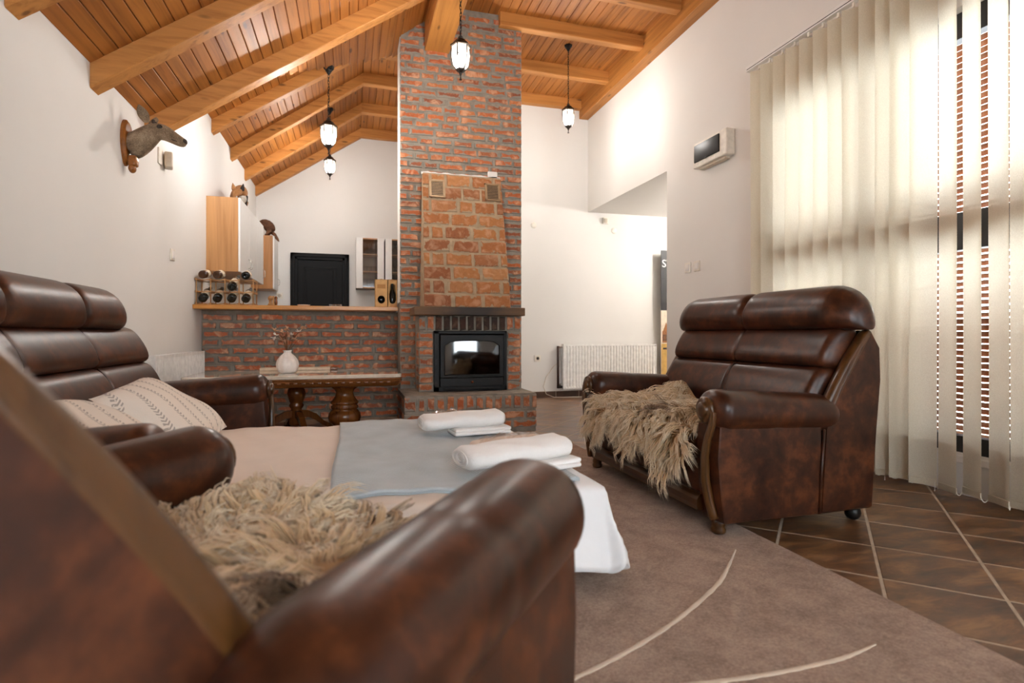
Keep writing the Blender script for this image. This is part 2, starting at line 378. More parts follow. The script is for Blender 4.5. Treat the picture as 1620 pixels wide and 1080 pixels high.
    def ell(s, c, r, n=12, m=8, mat=None):
        rings = []
        for i in range(m + 1):
            t = -PI / 2 + PI * i / m; cr = max(math.cos(t), .02); ring = []
            for j in range(n):
                q = 2 * PI * j / n; p = Vector((r[0] * cr * math.cos(q), r[1] * cr * math.sin(q), r[2] * math.sin(t)))
                if mat is not None: p = mat @ p
                ring.append((p[0] + c[0], p[1] + c[1], p[2] + c[2]))
            rings.append(ring)
        return s.loft(rings, True)
    def prism(s, poly, a0, a1, axis='x'):
        """poly of 2-D points extruded along axis; x: (y,z), y: (x,z), z: (x,y)"""
        f = {'x': lambda p, a: (a, p[0], p[1]), 'y': lambda p, a: (p[0], a, p[1]), 'z': lambda p, a: (p[0], p[1], a)}[axis]
        return s.loft([[f(p, a0) for p in poly], [f(p, a1) for p in poly]], True)
    def build(s, name, mat, parent=None, smooth=False, local=False, kind=None, sub=0, loc=None):
        off = Vector((0, 0, 0))
        if parent is not None and not local: off = Vector(ROOTLOC.get(parent.name, (0, 0, 0)))
        elif loc is not None and not local: off = Vector(loc)
        me = bpy.data.meshes.new(name)
        me.from_pydata([(v[0] - off[0], v[1] - off[1], v[2] - off[2]) for v in s.v], [], s.f)
        me.materials.append(M[mat] if isinstance(mat, str) else mat)
        if smooth: me.polygons.foreach_set('use_smooth', [True] * len(me.polygons))
        me.update()
        o = bpy.data.objects.new(name, me); COL.objects.link(o)
        if parent is not None:
            o.parent = parent; ROOTLOC[o.name] = tuple(ROOTLOC.get(parent.name, (0, 0, 0)))
        elif loc is not None: o.location = loc; ROOTLOC[o.name] = tuple(loc)
        if kind: o['kind'] = kind
        if sub:
            md = o.modifiers.new('smooth', 'SUBSURF'); md.levels = sub; md.render_levels = sub
        return o
def tag(o, label=None, cat=None, group=None, kind=None):
    if label: o['label'] = label
    if cat: o['category'] = cat
    if group: o['group'] = group
    if kind: o['kind'] = kind
    return o
def thing(name, loc, label, cat, group=None, rz=0, kind=None):
    o = bpy.data.objects.new(name, None); COL.objects.link(o); o.location = loc; o.rotation_euler = (0, 0, rz)
    o.empty_display_size = .1; ROOTLOC[o.name] = tuple(loc)
    return tag(o, label, cat, group, kind)
def inst(src, name, parent=None, loc=None, rot=None, scale=None):
    o = src.copy(); o.name = name; COL.objects.link(o); o.parent = parent
    if loc is not None: o.location = loc
    if rot is not None: o.rotation_euler = rot
    if scale is not None: o.scale = scale
    return o
def copy_tree(src, loc, label=None, group=None, rz=None):
    r = src.copy(); COL.objects.link(r); r.location = loc; ROOTLOC[r.name] = tuple(loc)
    if rz is not None: r.rotation_euler = (0, 0, rz)
    if label: r['label'] = label
    if group: r['group'] = group
    def rec(a, b):
        for ch in list(a.children):
            c = ch.copy(); COL.objects.link(c); c.parent = b; rec(ch, c)
    rec(src, r); return r
def struct(name, mb, mat, parent=None, smooth=False):
    o = mb.build(name, mat, parent, smooth)
    o['kind'] = 'structure' if parent is None else o.get('kind', 'structure')
    if parent is not None: del o['kind']
    return o
def ell2(cx, cy, rx, ry, n, e=1.0):
    out = []
    for j in range(n):
        q = 2 * PI * j / n; c, s_ = math.cos(q), math.sin(q)
        out.append((cx + rx * math.copysign(abs(c) ** e, c), cy + ry * math.copysign(abs(s_) ** e, s_)))
    return out
def lin(a, b, t): return a + (b - a) * t
def interp(pts, t):
    for (t0, *a), (t1, *b) in zip(pts, pts[1:]):
        if t <= t1: return [lin(x, y, (t - t0) / (t1 - t0)) for x, y in zip(a, b)]
    return list(pts[-1][1:])

# ================================================================== STRUCTURE
XL, XR, YB, YK, YR = -1.385, 3.116, 7.10, 9.05, -1.8
ZF = 4.04
def ztop_near(x): return 2.335 + .745 * (x - XL)
def ztop_rear(x): return 3.04 + .664 * (x - XL)
struct('wall_left', MB().box(XL - .2, XL, YR - .2, YK + .2, 0, 4.3), 'plaster')
struct('wall_kitchen', MB().box(XL - .2, 1.3, YK, YK + .2, 0, 4.3), 'plaster')
struct('wall_partition', MB().box(1.2, 1.4, 5.75, YK + .2, 0, 4.3), 'plaster')
struct('wall_back', MB().box(1.4, 5.3, YB, YB + .2, 0, 4.3), 'plaster')
WY0, WY1, WZ0, WZ1 = 1.15, 3.56, .20, 2.60
w = MB()
w.box(XR, XR + .22, YR - .2, WY0, 0, 4.3); w.box(XR, XR + .22, WY0, WY1, 0, WZ0); w.box(XR, XR + .22, WY0, WY1, WZ1, 4.3)
w.box(XR, XR + .22, WY1, 5.09, 0, 4.3); w.box(XR, XR + .22, 5.09, YB, 2.535, 4.3)
struct('wall_right', w, 'plaster')
w = MB(); GX0, GX1, GZ0, GZ1 = -.6, 1.2, .9, 2.5; PX0, PX1, PZ0, PZ1 = 2.03, 2.65, .10, 2.3
w.box(XL, GX0, YR - .2, YR, 0, 4.3); w.box(GX1, PX0, YR - .2, YR, 0, 4.3); w.box(PX1, XR, YR - .2, YR, 0, 4.3)
w.box(GX0, GX1, YR - .2, YR, 0, GZ0); w.box(GX0, GX1, YR - .2, YR, GZ1, 4.3); w.box(PX0, PX1, YR - .2, YR, 0, PZ0); w.box(PX0, PX1, YR - .2, YR, PZ1, 4.3)
struct('wall_rear', w, 'plaster')
w = MB(); w.box(5.1, 5.3, 4.6, YB, 0, 2.75); w.box(XR + .22, 5.3, 4.6, 4.8, 0, 2.75)
struct('wall_alcove', w, 'plaster')
struct('ceiling_alcove', MB().box(XR + .221, 5.3, 4.6, YB, 2.536, 2.75), 'plaster')

# floor + tiles laid diagonally
floor = struct('floor', MB().box(XL - .2, 5.3, YR - .2, YK + .2, -.12, -.0009), 'grout')
S, G = .34, .013
def clip(poly, x0, x1, y0, y1):
    for ax_, lim, sg in ((0, x0, 1), (0, x1, -1), (1, y0, 1), (1, y1, -1)):
        out = []
        for i in range(len(poly)):
            a, b = poly[i], poly[(i + 1) % len(poly)]
            ia, ib = sg * (a[ax_] - lim) >= 0, sg * (b[ax_] - lim) >= 0
            if ia: out.append(a)
            if ia != ib:
                t = (lim - a[ax_]) / (b[ax_] - a[ax_]); out.append(tuple(lin(p, q, t) for p, q in zip(a, b)))
        poly = out
        if len(poly) < 3: return []
    return poly
def project(x, y, z):
    s_, c_ = math.sin(YAW), math.cos(YAW); fz = x * s_ + y * c_; rx = x * c_ - y * s_
    if fz < .1: return None
    return 810 + 882 * rx / fz, 529 - 882 * (z - .85) / fz
tile_mesh = None
def tile_solid(poly):
    cx = sum(p[0] for p in poly) / len(poly); cy = sum(p[1] for p in poly) / len(poly)
    ins = [(p[0] + (cx - p[0]) * .02, p[1] + (cy - p[1]) * .02) for p in poly]
    mb = MB(); mb.loft([[(p[0], p[1], -.003) for p in poly], [(p[0], p[1], -.0012) for p in poly], [(p[0], p[1], 0) for p in ins]], True); return mb
SP = .48 / math.sqrt(2)
for i in range(-8, 34):
    for j in range(-24, 24):
        p = (3.77 + .48 * i - .48 * 6); q = .255 + .48 * j
        x, y = (p + q) / 2 + .24, (p - q) / 2
        pr = project(x, y, 0)
        if pr is None or not (-60 < pr[0] < 2100 and 540 < pr[1] < 1500): continue
        if x < XL or y > YB + .2 or x > 5.2: continue
        if -.9 < x < 1.40 and .4 < y < 3.75: continue      # under the rug
        if x < .40 and y < 3.6: continue
        if x < 1.0 and y > 5.75: continue
        r = S / math.sqrt(2) - G * .5
        poly = clip([(x - r, y), (x, y - r), (x + r, y), (x, y + r)], XL + .001, 5.1, YR, 5.895 if x < 1.3 else YB - .001)
        if x < XR + .3 and not (5.0 < y): poly = clip(poly, XL, XR - .001, YR, 20) if poly else []
        if len(poly) < 3: continue
        full = len(poly) == 4 and max(p_[0] for p_ in poly) - min(p_[0] for p_ in poly) > 2 * r - 1e-4 and max(p_[1] for p_ in poly) - min(p_[1] for p_ in poly) > 2 * r - 1e-4
        if full and tile_mesh is not None:
            o = bpy.data.objects.new('tile', tile_mesh); COL.objects.link(o); o.parent = floor; o.location = (x, y, 0)
        else:
            o = tile_solid([(a - x, b - y) for a, b in poly]).build('tile', 'tile', floor, local=True); o.location = (x, y, 0)
            if full: tile_mesh = o.data
bb = struct('baseboard_back', MB().box(1.64, 5.1, YB - .004, YB, 0, .085), 'grout')
x = 1.64
while x < 5.0:
    MB().cbox(x + .003, min(x + .33, 5.09), YB - .012, YB - .003, .002, .082, .002).build('tile', 'baseboard_tile', bb); x += .335

# ceiling: planks and beams
ceiling = struct('ceiling', MB().prism([(XL - .2, ztop_near(XL - .2) + .028), (.90, ztop_near(.90) + .028), (.90, ztop_near(.90) + .10), (XL - .2, ztop_near(XL - .2) + .10)], YR - .2, 4.66, 'y')
                 .add([(-.75, 4.66, ztop_near(-.75) + .028), (.90, 4.66, ztop_near(.9) + .028), (.9, 6.22, ztop_near(.9) + .028), (.45, 5.78, ztop_near(.45) + .028),
                       (-.75, 4.66, ztop_near(-.75) + .10), (.90, 4.66, ztop_near(.9) + .10), (.9, 6.22, ztop_near(.9) + .10), (.45, 5.78, ztop_near(.45) + .10)],
                      [(0, 1, 2, 3), (7, 6, 5, 4), (0, 4, 5, 1), (1, 5, 6, 2), (2, 6, 7, 3), (3, 7, 4, 0)])
                 .prism([(XL - .2, ztop_rear(XL - .2) + .028), (.13, ztop_rear(.13) + .028), (.13, ztop_rear(.13) + .12), (XL - .2, ztop_rear(XL - .2) + .12)], 4.3, YK + .2, 'y')
                 .box(.12, 1.4, 5.0, YK + .2, ZF + .02, ZF + .14).box(.86, XR + .22, YR - .2, YB + .2, ZF + .02, ZF + .14), 'groove')
def plank(p0, p1, n, y0, y1):
    """p0->p1: cross direction in (x,z); n: unit normal pointing into the room"""
    d = Vector((p1[0] - p0[0], 0, p1[1] - p0[1])); L = d.length; d /= L; nn = Vector((n[0], 0, n[1]))
    prof = [(.0015, .022), (.0015, .005), (.006, 0), (L - .006, 0), (L - .0015, .005), (L - .0015, .022)]
    o = Vector((p0[0], 0, p0[1])); rings = []
    for y in (y0, y1):
        rings.append([tuple(o + d * a - nn * b + Vector((0, y, 0))) for a, b in prof])
    MB().loft(rings).build('plank', 'plank', ceiling)
STEP = .068
x = XL; sl = math.hypot(1, .745); ns = (.745 / sl, -1 / sl)
while x < .88:
    x1 = min(x + STEP, .90); xm = (x + x1) / 2
    ye = 4.70 + random.uniform(-.008, .012) if xm < -.70 else 4.72 + (xm + .70) * .94 + random.uniform(-.008, .012)
    plank((x, ztop_near(x)), (x1, ztop_near(x1)), ns, YR, ye); x = x1
x = XL; sl = math.hypot(1, .664); ns = (.664 / sl, -1 / sl)
while x < .118:
    x1 = min(x + .072, .12); plank((x, ztop_rear(x)), (x1, ztop_rear(x1)), ns, 4.4, YK); x = x1
x = .12
while x < 1.19:
    plank((x, ZF), (min(x + .09, 1.2), ZF), (0, -1), 5.05, YK); x += .09
x = 1.2
while x < XR - .02:
    plank((x, ZF), (min(x + .09, XR), ZF), (0, -1), YR, YB); x += .09
x = .92
while x < 1.19:
    plank((x, ZF), (min(x + .09, 1.2), ZF), (0, -1), YR, 5.05); x += .09
def cbeam(p0, p1, wy, h, zf, mat='beam'):
    """beam whose top runs along the ceiling from p0=(x,y) to p1, zf(x) the ceiling height"""
    mb = MB(); c = .006; n = 12; rings = []
    for i in range(n + 1):
        t = i / n; x, y = lin(p0[0], p1[0], t), lin(p0[1], p1[1], t); z = zf(x) + .002
        j = .0025 * math.sin(7 * t + p0[1])
        rings.append([(x, y, z), (x, y, z - h + c + j), (x, y + c, z - h + j), (x, y + wy - c, z - h + j), (x, y + wy, z - h + c + j), (x, y + wy, z)])
    mb.loft(rings); return mb.build('beam', mat, ceiling)
for y0, y1 in ((-1.2, -1.1), (-.4, -.3), (.45, .55), (1.2, 1.3), (1.98, 2.08), (2.79, 2.90), (3.57, 3.69), (4.40, 4.63)):
    cbeam((XL + .001, y0), (.68, y1), .11, .135, ztop_near)
for y0, y1 in ((5.45, 5.30), (6.30, 6.28), (7.22, 7.04), (8.10, 7.96), (8.955, 8.93)):
    cbeam((XL + .001, y0), (.12, y1), .10, .135, ztop_rear)
for y0, y1, xa, xb in ((6.27, 6.3, .119, 1.2), (7.03, 7.06, .119, 1.2), (7.95, 7.98, .119, 1.2), (8.925, 8.95, .119, 1.2)):
    cbeam((xa, y0), (xb, y1), .10, .13, lambda x: ZF)
for y0 in (.75, 1.65, 2.6, 3.62, 4.60, 5.32, 6.16, 7.0):
    cbeam((.905 if y0 < 5.3 else 1.4, y0), (2.99, y0 + .02), .098, .13, lambda x: ZF)
# wall plate along the right wall, ridge beam ending in the chimney
MB().cbox(2.985, XR, YR + .001, YB - .001, 3.80, ZF + .001, .006).build('beam', 'beam_y', ceiling)
MB().cbox(.666, .904, YR + .001, 5.42, 3.58, 4.05, .01).build('beam', 'beam_y', ceiling)

# windows
def win_frame(name, bars, mat='black_frame'):
    mb = MB()
    for b in bars: mb.cbox(*b, .004)
    o = struct(name, mb, mat); return o
x0, x1 = XR + .06, XR + .13
w1 = win_frame('window_1', [(x0, x1, WY0, WY0 + .08, WZ0, WZ1), (x0, x1, WY1 - .08, WY1, WZ0, WZ1), (x0, x1, WY0, WY1, WZ1 - .14, WZ1), (x0, x1, WY0, WY1, WZ0, WZ0 + .10),
                            (x0, x1, WY0, WY1, 1.31, 1.515), (x0, x1, 2.72, 2.80, WZ0, WZ1)])
for (ya, yb) in ((WY0 + .08, 2.72), (2.80, WY1 - .08)):
    for (za, zb) in ((WZ0 + .10, 1.31), (1.515, WZ1 - .14)):
        MB().box(x0 + .03, x0 + .036, ya, yb, za, zb).build('pane', 'window_glass', w1)
MB().cbox(XR - .03, XR + .06, WY0 + .002, WY1 - .002, WZ0 - .03, WZ0 + .012, .006).build('sill', 'white_lacquer', w1)
w2 = win_frame('window_2', [(GX0, GX0 + .07, YR - .12, YR - .05, GZ0, GZ1), (GX1 - .07, GX1, YR - .12, YR - .05, GZ0, GZ1), (GX0, GX1, YR - .12, YR - .05, GZ0, GZ0 + .07), (GX0, GX1, YR - .12, YR - .05, GZ1 - .07, GZ1), (.27, .33, YR - .12, YR - .05, GZ0, GZ1)])
for a, b in ((GX0 + .07, .27), (.33, GX1 - .07)):
    MB().box(a, b, YR - .09, YR - .085, GZ0 + .07, GZ1 - .07).build('pane', 'window_glass', w2)
d2 = win_frame('door_2', [(PX0, PX0 + .06, YR - .12, YR - .05, PZ0, PZ1), (PX1 - .06, PX1, YR - .12, YR - .05, PZ0, PZ1), (PX0, PX1, YR - .12, YR - .05, PZ0, PZ0 + .10), (PX0, PX1, YR - .12, YR - .05, PZ1 - .07, PZ1)])
MB().box(PX0 + .06, PX1 - .06, YR - .09, YR - .085, PZ0 + .10, PZ1 - .07).build('pane', 'window_glass', d2)
# wooden louvre shutter outside window_1
sh = thing('louvred_shutter', (XR + .26, 2.35, .2), 'wooden louvred shutter outside the black window, seen between the blind vanes', 'shutter')
fr = MB()
for b in ((XR + .235, XR + .285, WY0 - .05, WY0 - .001, .18, 2.66), (XR + .235, XR + .285, WY1 + .001, WY1 + .05, .18, 2.66), (XR + .235, XR + .285, 2.745, 2.795, .18, 2.66)): fr.cbox(*b, .004)
fr.build('frame', 'shutter', sh)
proto = {}
for half, (ya, yb) in enumerate(((WY0, 2.744), (2.796, WY1))):
    z = .24
    while z < 2.6:
        low = z < .95
        tilt = 1.12 if low else .7
        key = (half, low)
        if key not in proto:
            c_, s_ = math.cos(tilt), math.sin(tilt); hw, th = .016, .003
            prof = [(-hw * c_ - th * s_, hw * s_ - th * c_), (hw * c_ - th * s_, -hw * s_ - th * c_), (hw * c_ + th * s_, -hw * s_ + th * c_), (-hw * c_ + th * s_, hw * s_ + th * c_)]
            proto[key] = MB().prism([(p[0], p[1]) for p in prof], ya - 2.35, yb - 2.35, 'y').build('slat', 'shutter', sh, local=True); o = proto[key]
        else: o = inst(proto[key], 'slat', sh)
        o.location = (0, 0, z - .2); z += .036

# ================================================================== BRICKWORK
def brick_mesh(i):
    r = random.Random(100 + i); c = .05
    j = lambda a: r.uniform(-a, a)
    f0 = [(0 + j(.012), 1, 0 + j(.05)), (1 + j(.012), 1, 0 + j(.05)), (1 + j(.012), 1, 1 + j(.05)), (0 + j(.012), 1, 1 + j(.05))]
    f1 = [(p[0], .35, p[2]) for p in f0]
    f2 = [(min(max(p[0], 0.02), .98) + (c * .4 if p[0] < .5 else -c * .4), 0 + abs(j(.15)), min(max(p[2], .05), .95) + (c if p[2] < .5 else -c)) for p in f0]
    me = bpy.data.meshes.new('brick')
    me.from_pydata([tuple(p) for p in f0 + f1 + f2], [], [(0, 1, 5, 4), (1, 2, 6, 5), (2, 3, 7, 6), (3, 0, 4, 7), (4, 5, 9, 8), (5, 6, 10, 9), (6, 7, 11, 10), (7, 4, 8, 11), (8, 9, 10, 11), (3, 2, 1, 0)])
    return me
BR = {}
def brick(parent, x, y, z, L, D, Hh, mat, rot=None):
    """front face at y, brick fills [x,x+L] x [y,y+D] x [z,z+Hh] (world)"""
    i = random.randrange(8); key = (i, mat)
    if key not in BR:
        me = brick_mesh(i); me.materials.append(M[mat]); BR[key] = me
    o = bpy.data.objects.new('brick', BR[key]); COL.objects.link(o); o.parent = parent
    b = ROOTLOC[parent.name]; o.location = (x - b[0], y - b[1], z - b[2]); o.scale = (L, D, Hh)
    o.rotation_euler = rot if rot else (0, random.uniform(-.014, .014), 0)
    return o
# ---- chimney stack
CX0, CX1, CY = .433, 1.637, 5.38
chim = thing('brick_chimney', ((CX0 + CX1) / 2, 5.55, 0), 'tall red brick chimney stack rising to the timber ceiling behind the fireplace', 'chimney')
MB().box(CX0 + .004, CX1, CY + .012, 5.74, 0, ZF).build('mortar_core', 'mortar', chim)
MB().box(CX0 - .003, CX0 + .004, CY + .03, 5.66, 1.16, 3.70).build('plaster_side', 'plaster', chim)
z = .36; row = 0
while z < 3.98:
    h = .056 + random.uniform(-.004, .004); x = CX0; first = True
    cuts = [.11, .23, .17, .06][row % 4] + random.uniform(-.02, .02)
    while x < CX1 - .03:
        L = cuts if first else random.choice([.225, .235, .21, .12, .235, .17]); first = False
        L = min(L, CX1 - x)
        if CX1 - (x + L) < .06: L = CX1 - x
        hidden = (.64 < x and x + L < 1.38 and 1.1 < z < 2.33) or (.66 < x and x + L < 1.49 and z < 1.08) or (x < .61 and z + h > ztop_near(x + L) ) or (z > 3.6 and x > .66 and x + L < .9)
        if not hidden and L > .03:
            brick(chim, x, CY - random.uniform(0, .006), z, L - (0 if x + L >= CX1 - 1e-6 else 0), .03, h, 'brick')
        x += L + random.uniform(.014, .026)
    z += .0775; row += 1
# ---- bar wall
bar = thing('bar_wall', (-.47, 5.95, 0), 'low red brick bar wall under the wooden counter', 'wall')
MB().box(XL + .002, 1.19, 5.912, 6.02, 0, 1.082).build('mortar_core', 'mortar', bar)
z = .015; row = 0
while z < 1.05:
    h = min(.057 + random.uniform(-.004, .004), 1.08 - z); x = XL + .012; first = True
    while x < CX0 + .10:
        L = ([.25, .12][row % 2] + random.uniform(-.02, .02)) if first else random.choice([.25, .245, .24, .25, .2]); first = False
        L = min(L, CX0 + .15 - x)
        if L > .05: brick(bar, x, 5.90 - random.uniform(0, .005), z, L, .03, h, 'brick_bar')
        x += L + random.uniform(.02, .03)
    z += .081; row += 1
# ---- fireplace: hearth, surround, hood, mantel
fp = thing('brick_fireplace', (1.04, 5.0, 0), 'brick fireplace with raised hearth, smoked timber mantel and sloping block hood', 'fireplace')
HY, HX0, HX1, HZ = 4.68, .41, 1.565, .335
MB().box(HX0 + .006, HX1 - .006, HY + .012, CY + .01, 0, HZ).build('hearth_core', 'mortar', fp)
SYF = 5.0
mb = MB(); mb.box(.575, .70, SYF + .012, CY + .01, HZ, 1.02); mb.box(1.378, 1.502, SYF + .012, CY + .01, HZ, 1.02); mb.box(.70, 1.378, SYF + .012, CY + .01, .885, 1.02)
mb.build('surround_core', 'mortar', fp)
x = HX0                                                           # soldier course of the hearth
ws = [.095, .045] + [.058] * 30
k = 0
while x < HX1 - .03:
    L = min(ws[k], HX1 - x)
    brick(fp, x, HY, HZ - .13, L, .03, .118, 'brick'); x += L + .026; k += 1
for rz_, off in ((.118, .0), (.04, .12)):
    x = HX0; first = True
    while x < HX1 - .03:
        L = (.25 - off) if first else .245; first = False; L = min(L, HX1 - x)
        if not (rz_ > .1 and (.78 < x + L / 2 < 1.3)): brick(fp, x, HY, rz_, L, .03, .06, 'brick')
        x += L + .02
for a, b in ((.80, .92), (1.10, 1.22)):
    MB().cbox(a, b, HY + .004, HY + .02, .115, .165, .003).build('air_slot', 'black_metal', fp)
x = .70
for L in (.09, .16, .15):
    pass
brick(fp, .945, HY, .118, .13, .03, .06, 'brick'); brick(fp, .66, HY, .118, .12, .03, .06, 'brick')
for side_y in (4.71, 4.96, 5.2):                                   # left cheek of the hearth
    for zz in (.04, .118, .215):
        o = brick(fp, HX0, side_y + .22, zz, .22, .03, .09 if zz > .2 else .06, 'brick', (0, 0, -PI / 2))
for n in range(7):                                                # jambs
    zz = HZ + .004 + n * .0785
    brick(fp, .568, SYF, zz, .124, .03, .064, 'brick'); brick(fp, 1.388, SYF, zz, .122, .03, .064, 'brick')
    brick(fp, .568, SYF + .25, zz, .24, .03, .064, 'brick', (0, 0, -PI / 2))
x = .568; k = 0
while x < 1.50:                                                   # soldier lintel, sooty over the door
    L = min(.056, 1.51 - x); mid = x + L / 2
    brick(fp, x, SYF, .888, L, .03, .128, 'brick_soot' if .72 < mid < 1.36 else 'brick'); x += L + .018
o = MB().rbox((1.016, 5.07, 1.0575), (1.01, .38, .073), .006, 1, 2).build('mantel_beam', 'mantel', fp)
o.location = (0, 0, 0)
# hood: sloping panel of large blocks
hb0, hb1 = (4.985, 1.096), (5.285, 2.385)
ang = math.atan2(hb1[0] - hb0[0], hb1[1] - hb0[1]); SL = math.hypot(hb1[0] - hb0[0], hb1[1] - hb0[1])
def hoodp(x, s, d=0):
    return (x, hb0[0] + s * math.sin(ang) + d * math.cos(ang), hb0[1] + s * math.cos(ang) - d * math.sin(ang))
def hx(s): t = s / SL; return lin(.613, .632, t), lin(1.418, 1.395, t)
mb = MB(); a0, a1 = hx(0), hx(SL)
mb.add([hoodp(a0[0] + .008, 0, .012), hoodp(a0[1] - .008, 0, .012), (a0[1] - .008, CY + .01, 1.096), (a0[0] + .008, CY + .01, 1.096),
        hoodp(a1[0] + .008, SL, .012), hoodp(a1[1] - .008, SL, .012), (a1[1] - .008, CY + .01, 2.385), (a1[0] + .008, CY + .01, 2.385)],
       [(0, 3, 2, 1), (4, 5, 6, 7), (0, 1, 5, 4), (1, 2, 6, 5), (2, 3, 7, 6), (3, 0, 4, 7)])
mb.build('hood_core', plain('hood_mortar', srgb(168, 146, 118), .95, 0, .2, 12), fp)
RH = SL / 10
for r in range(10):
    s0 = r * RH + .004; xa, xb = hx(s0 + RH / 2)
    pat = [[.245, .245, .245], [.055, .10, .235, .23, .06]][r % 2] if r < 7 else [[.055, .24, .12, .19, .06], [.055, .07, .20, .16, .12, .06], [.06, .12, .22, .20, .06]][r - 7]
    tot = sum(pat); gap = (xb - xa - tot) / (len(pat) - 1) if len(pat) > 1 else 0
    if gap > .035 or gap < .008:
        f_ = (xb - xa - .016 * (len(pat) - 1)) / tot; pat = [q * f_ for q in pat]; gap = .016
    x = xa
    for L in pat:
        p = hoodp(x, s0); brick(fp, p[0], p[1], p[2], L, .03, RH - .014, 'brick_hood', (-ang, 0, 0)); x += L + gap
# pale plaster smear along the hood's top
mb = MB()
pts = [(.63 + .78 * i / 24, .012 + .012 * random.random()) for i in range(25)]
for (xa, ha), (xb, hb_) in zip(pts, pts[1:]):
    mb.add([(xa, CY - .012, 2.385), (xb, CY - .012, 2.385), (xb, CY - .012, 2.395 + hb_), (xa, CY - .012, 2.395 + ha), (xa, CY + .012, 2.385), (xb, CY + .012, 2.385), (xb, CY + .012, 2.395 + hb_), (xa, CY + .012, 2.395 + ha)],
           [(0, 1, 2, 3), (7, 6, 5, 4), (3, 2, 6, 7), (0, 4, 5, 1)])
mb.rbox((1.335, CY - .002, 2.43), (.10, .02, .075), .01, 1, 2)
mb.build('plaster_smear', 'plaster', fp)
def vent(xc, sc, nm):
    fr = MB()
    W, Hh = .15, .18
    for (xa, xb, sa, sb) in ((-W / 2, W / 2, -Hh / 2, -Hh / 2 + .018), (-W / 2, W / 2, Hh / 2 - .018, Hh / 2), (-W / 2, -W / 2 + .02, -Hh / 2, Hh / 2), (W / 2 - .02, W / 2, -Hh / 2, Hh / 2)):
        q = [hoodp(xc + a, sc + b, d) for d in (-.012, .004) for a, b in ((xa, sa), (xb, sa), (xb, sb), (xa, sb))]
        fr.add(q, [(0, 1, 2, 3), (7, 6, 5, 4), (0, 4, 5, 1), (1, 5, 6, 2), (2, 6, 7, 3), (3, 7, 4, 0)])
    v_ = fr.build('air_vent', M['vent_metal'], fp)
    for i in range(9):
        s_ = sc - Hh / 2 + .028 + i * .0155
        q = [hoodp(xc + a, s_ + b, d) for a, b, d in ((-W / 2 + .02, 0, -.008), (W / 2 - .02, 0, -.008), (W / 2 - .02, .006, -.008), (-W / 2 + .02, .006, -.008), (-W / 2 + .02, .004, -.003), (W / 2 - .02, .004, -.003), (W / 2 - .02, .008, -.003), (-W / 2 + .02, .008, -.003))]
        MB().add(q, [(0, 1, 2, 3), (7, 6, 5, 4), (0, 4, 5, 1), (1, 5, 6, 2), (2, 6, 7, 3), (3, 7, 4, 0)]).build('slat', M['vent_metal'], v_)
    q = [hoodp(xc + a, sc + b, d) for d in (-.001, .006) for a, b in ((-W / 2 + .015, -Hh / 2 + .015), (W / 2 - .015, -Hh / 2 + .015), (W / 2 - .015, Hh / 2 - .015), (-W / 2 + .015, Hh / 2 - .015))]
    MB().add(q, [(0, 1, 2, 3), (7, 6, 5, 4), (0, 4, 5, 1), (1, 5, 6, 2), (2, 6, 7, 3), (3, 7, 4, 0)]).build('vent_back', 'shadow_box', v_)
vent(.765, (2.225 - 1.096) / math.cos(ang), 'a'); vent(1.303, (2.225 - 1.096) / math.cos(ang), 'b')
# ---- cast iron stove insert
st = thing('fireplace_insert', (1.036, 5.0, HZ), 'black cast iron stove insert with glass door inside the brick fireplace', 'stove')
SX0, SX1, SZ0, SZ1, SY = .698, 1.376, .338, .884, 4.985
mb = MB()
mb.cbox(SX0, SX1, SY, SY + .03, SZ0, SZ0 + .045, .005); mb.cbox(SX0, SX1, SY, SY + .03, SZ1 - .03, SZ1, .005); mb.cbox(SX0, SX0 + .05, SY, SY + .03, SZ0, SZ1, .005); mb.cbox(SX1 - .03, SX1, SY, SY + .03, SZ0, SZ1, .005)
mb.build('frame', 'cast_iron', st)
# firebox shell
mb = MB(); xa, xb, za, zb, yb_ = SX0 + .02, SX1 - .02, SZ0 + .02, SZ1 - .02, 5.36
mb.add([(xa, SY + .03, za), (xb, SY + .03, za), (xb, SY + .03, zb), (xa, SY + .03, zb), (xa, yb_, za), (xb, yb_, za), (xb, yb_, zb), (xa, yb_, zb)], [(0, 4, 5, 1), (1, 5, 6, 2), (2, 6, 7, 3), (3, 7, 4, 0), (4, 7, 6, 5)])
mb.build('firebox', 'shadow_box', st)
# door: plate with a glazed opening whose top is arched
DX0, DX1, DZ0, DZ1 = .755, 1.338, .465, .845
def arch(x0, x1, z0, z1, n=10, drop=.025):
    pts = [(x0, z0), (x1, z0)]
    for i in range(n + 1):
        t = i / n; pts.append((lin(x1, x0, t), z1 - drop * (2 * t - 1) ** 4 - .02 * (abs(2 * t - 1) ** 12)))
    return pts
outer = [(DX0, DZ0), (DX1, DZ0)] + [(lin(DX1, DX0, i / 10), DZ1) for i in range(11)]
inner = arch(.79, 1.302, .485, .795)
mb = MB(); n = len(outer); y0, y1 = SY - .018, SY + .012
vs = [(p[0], y0, p[1]) for p in outer] + [(p[0], y0, p[1]) for p in inner] + [(p[0], y1, p[1]) for p in outer] + [(p[0], y1, p[1]) for p in inner]
fs = []
for i in range(n):
    j = (i + 1) % n
    fs += [(i, j, n + j, n + i), (2 * n + j, 2 * n + i, 3 * n + i, 3 * n + j), (i, 2 * n + i, 2 * n + j, j), (n + j, 3 * n + j, 3 * n + i, n + i)]
mb.add(vs, fs); door = mb.build('door', 'cast_iron', st)
MB().prism([(p[0], p[1]) for p in inner], SY - .006, SY - .001, 'y').build('glass', 'stove_glass', door)
ib = MB()
pts = [(p[0], SY - .02, p[1]) for p in inner] + [(inner[0][0], SY - .02, inner[0][1])]
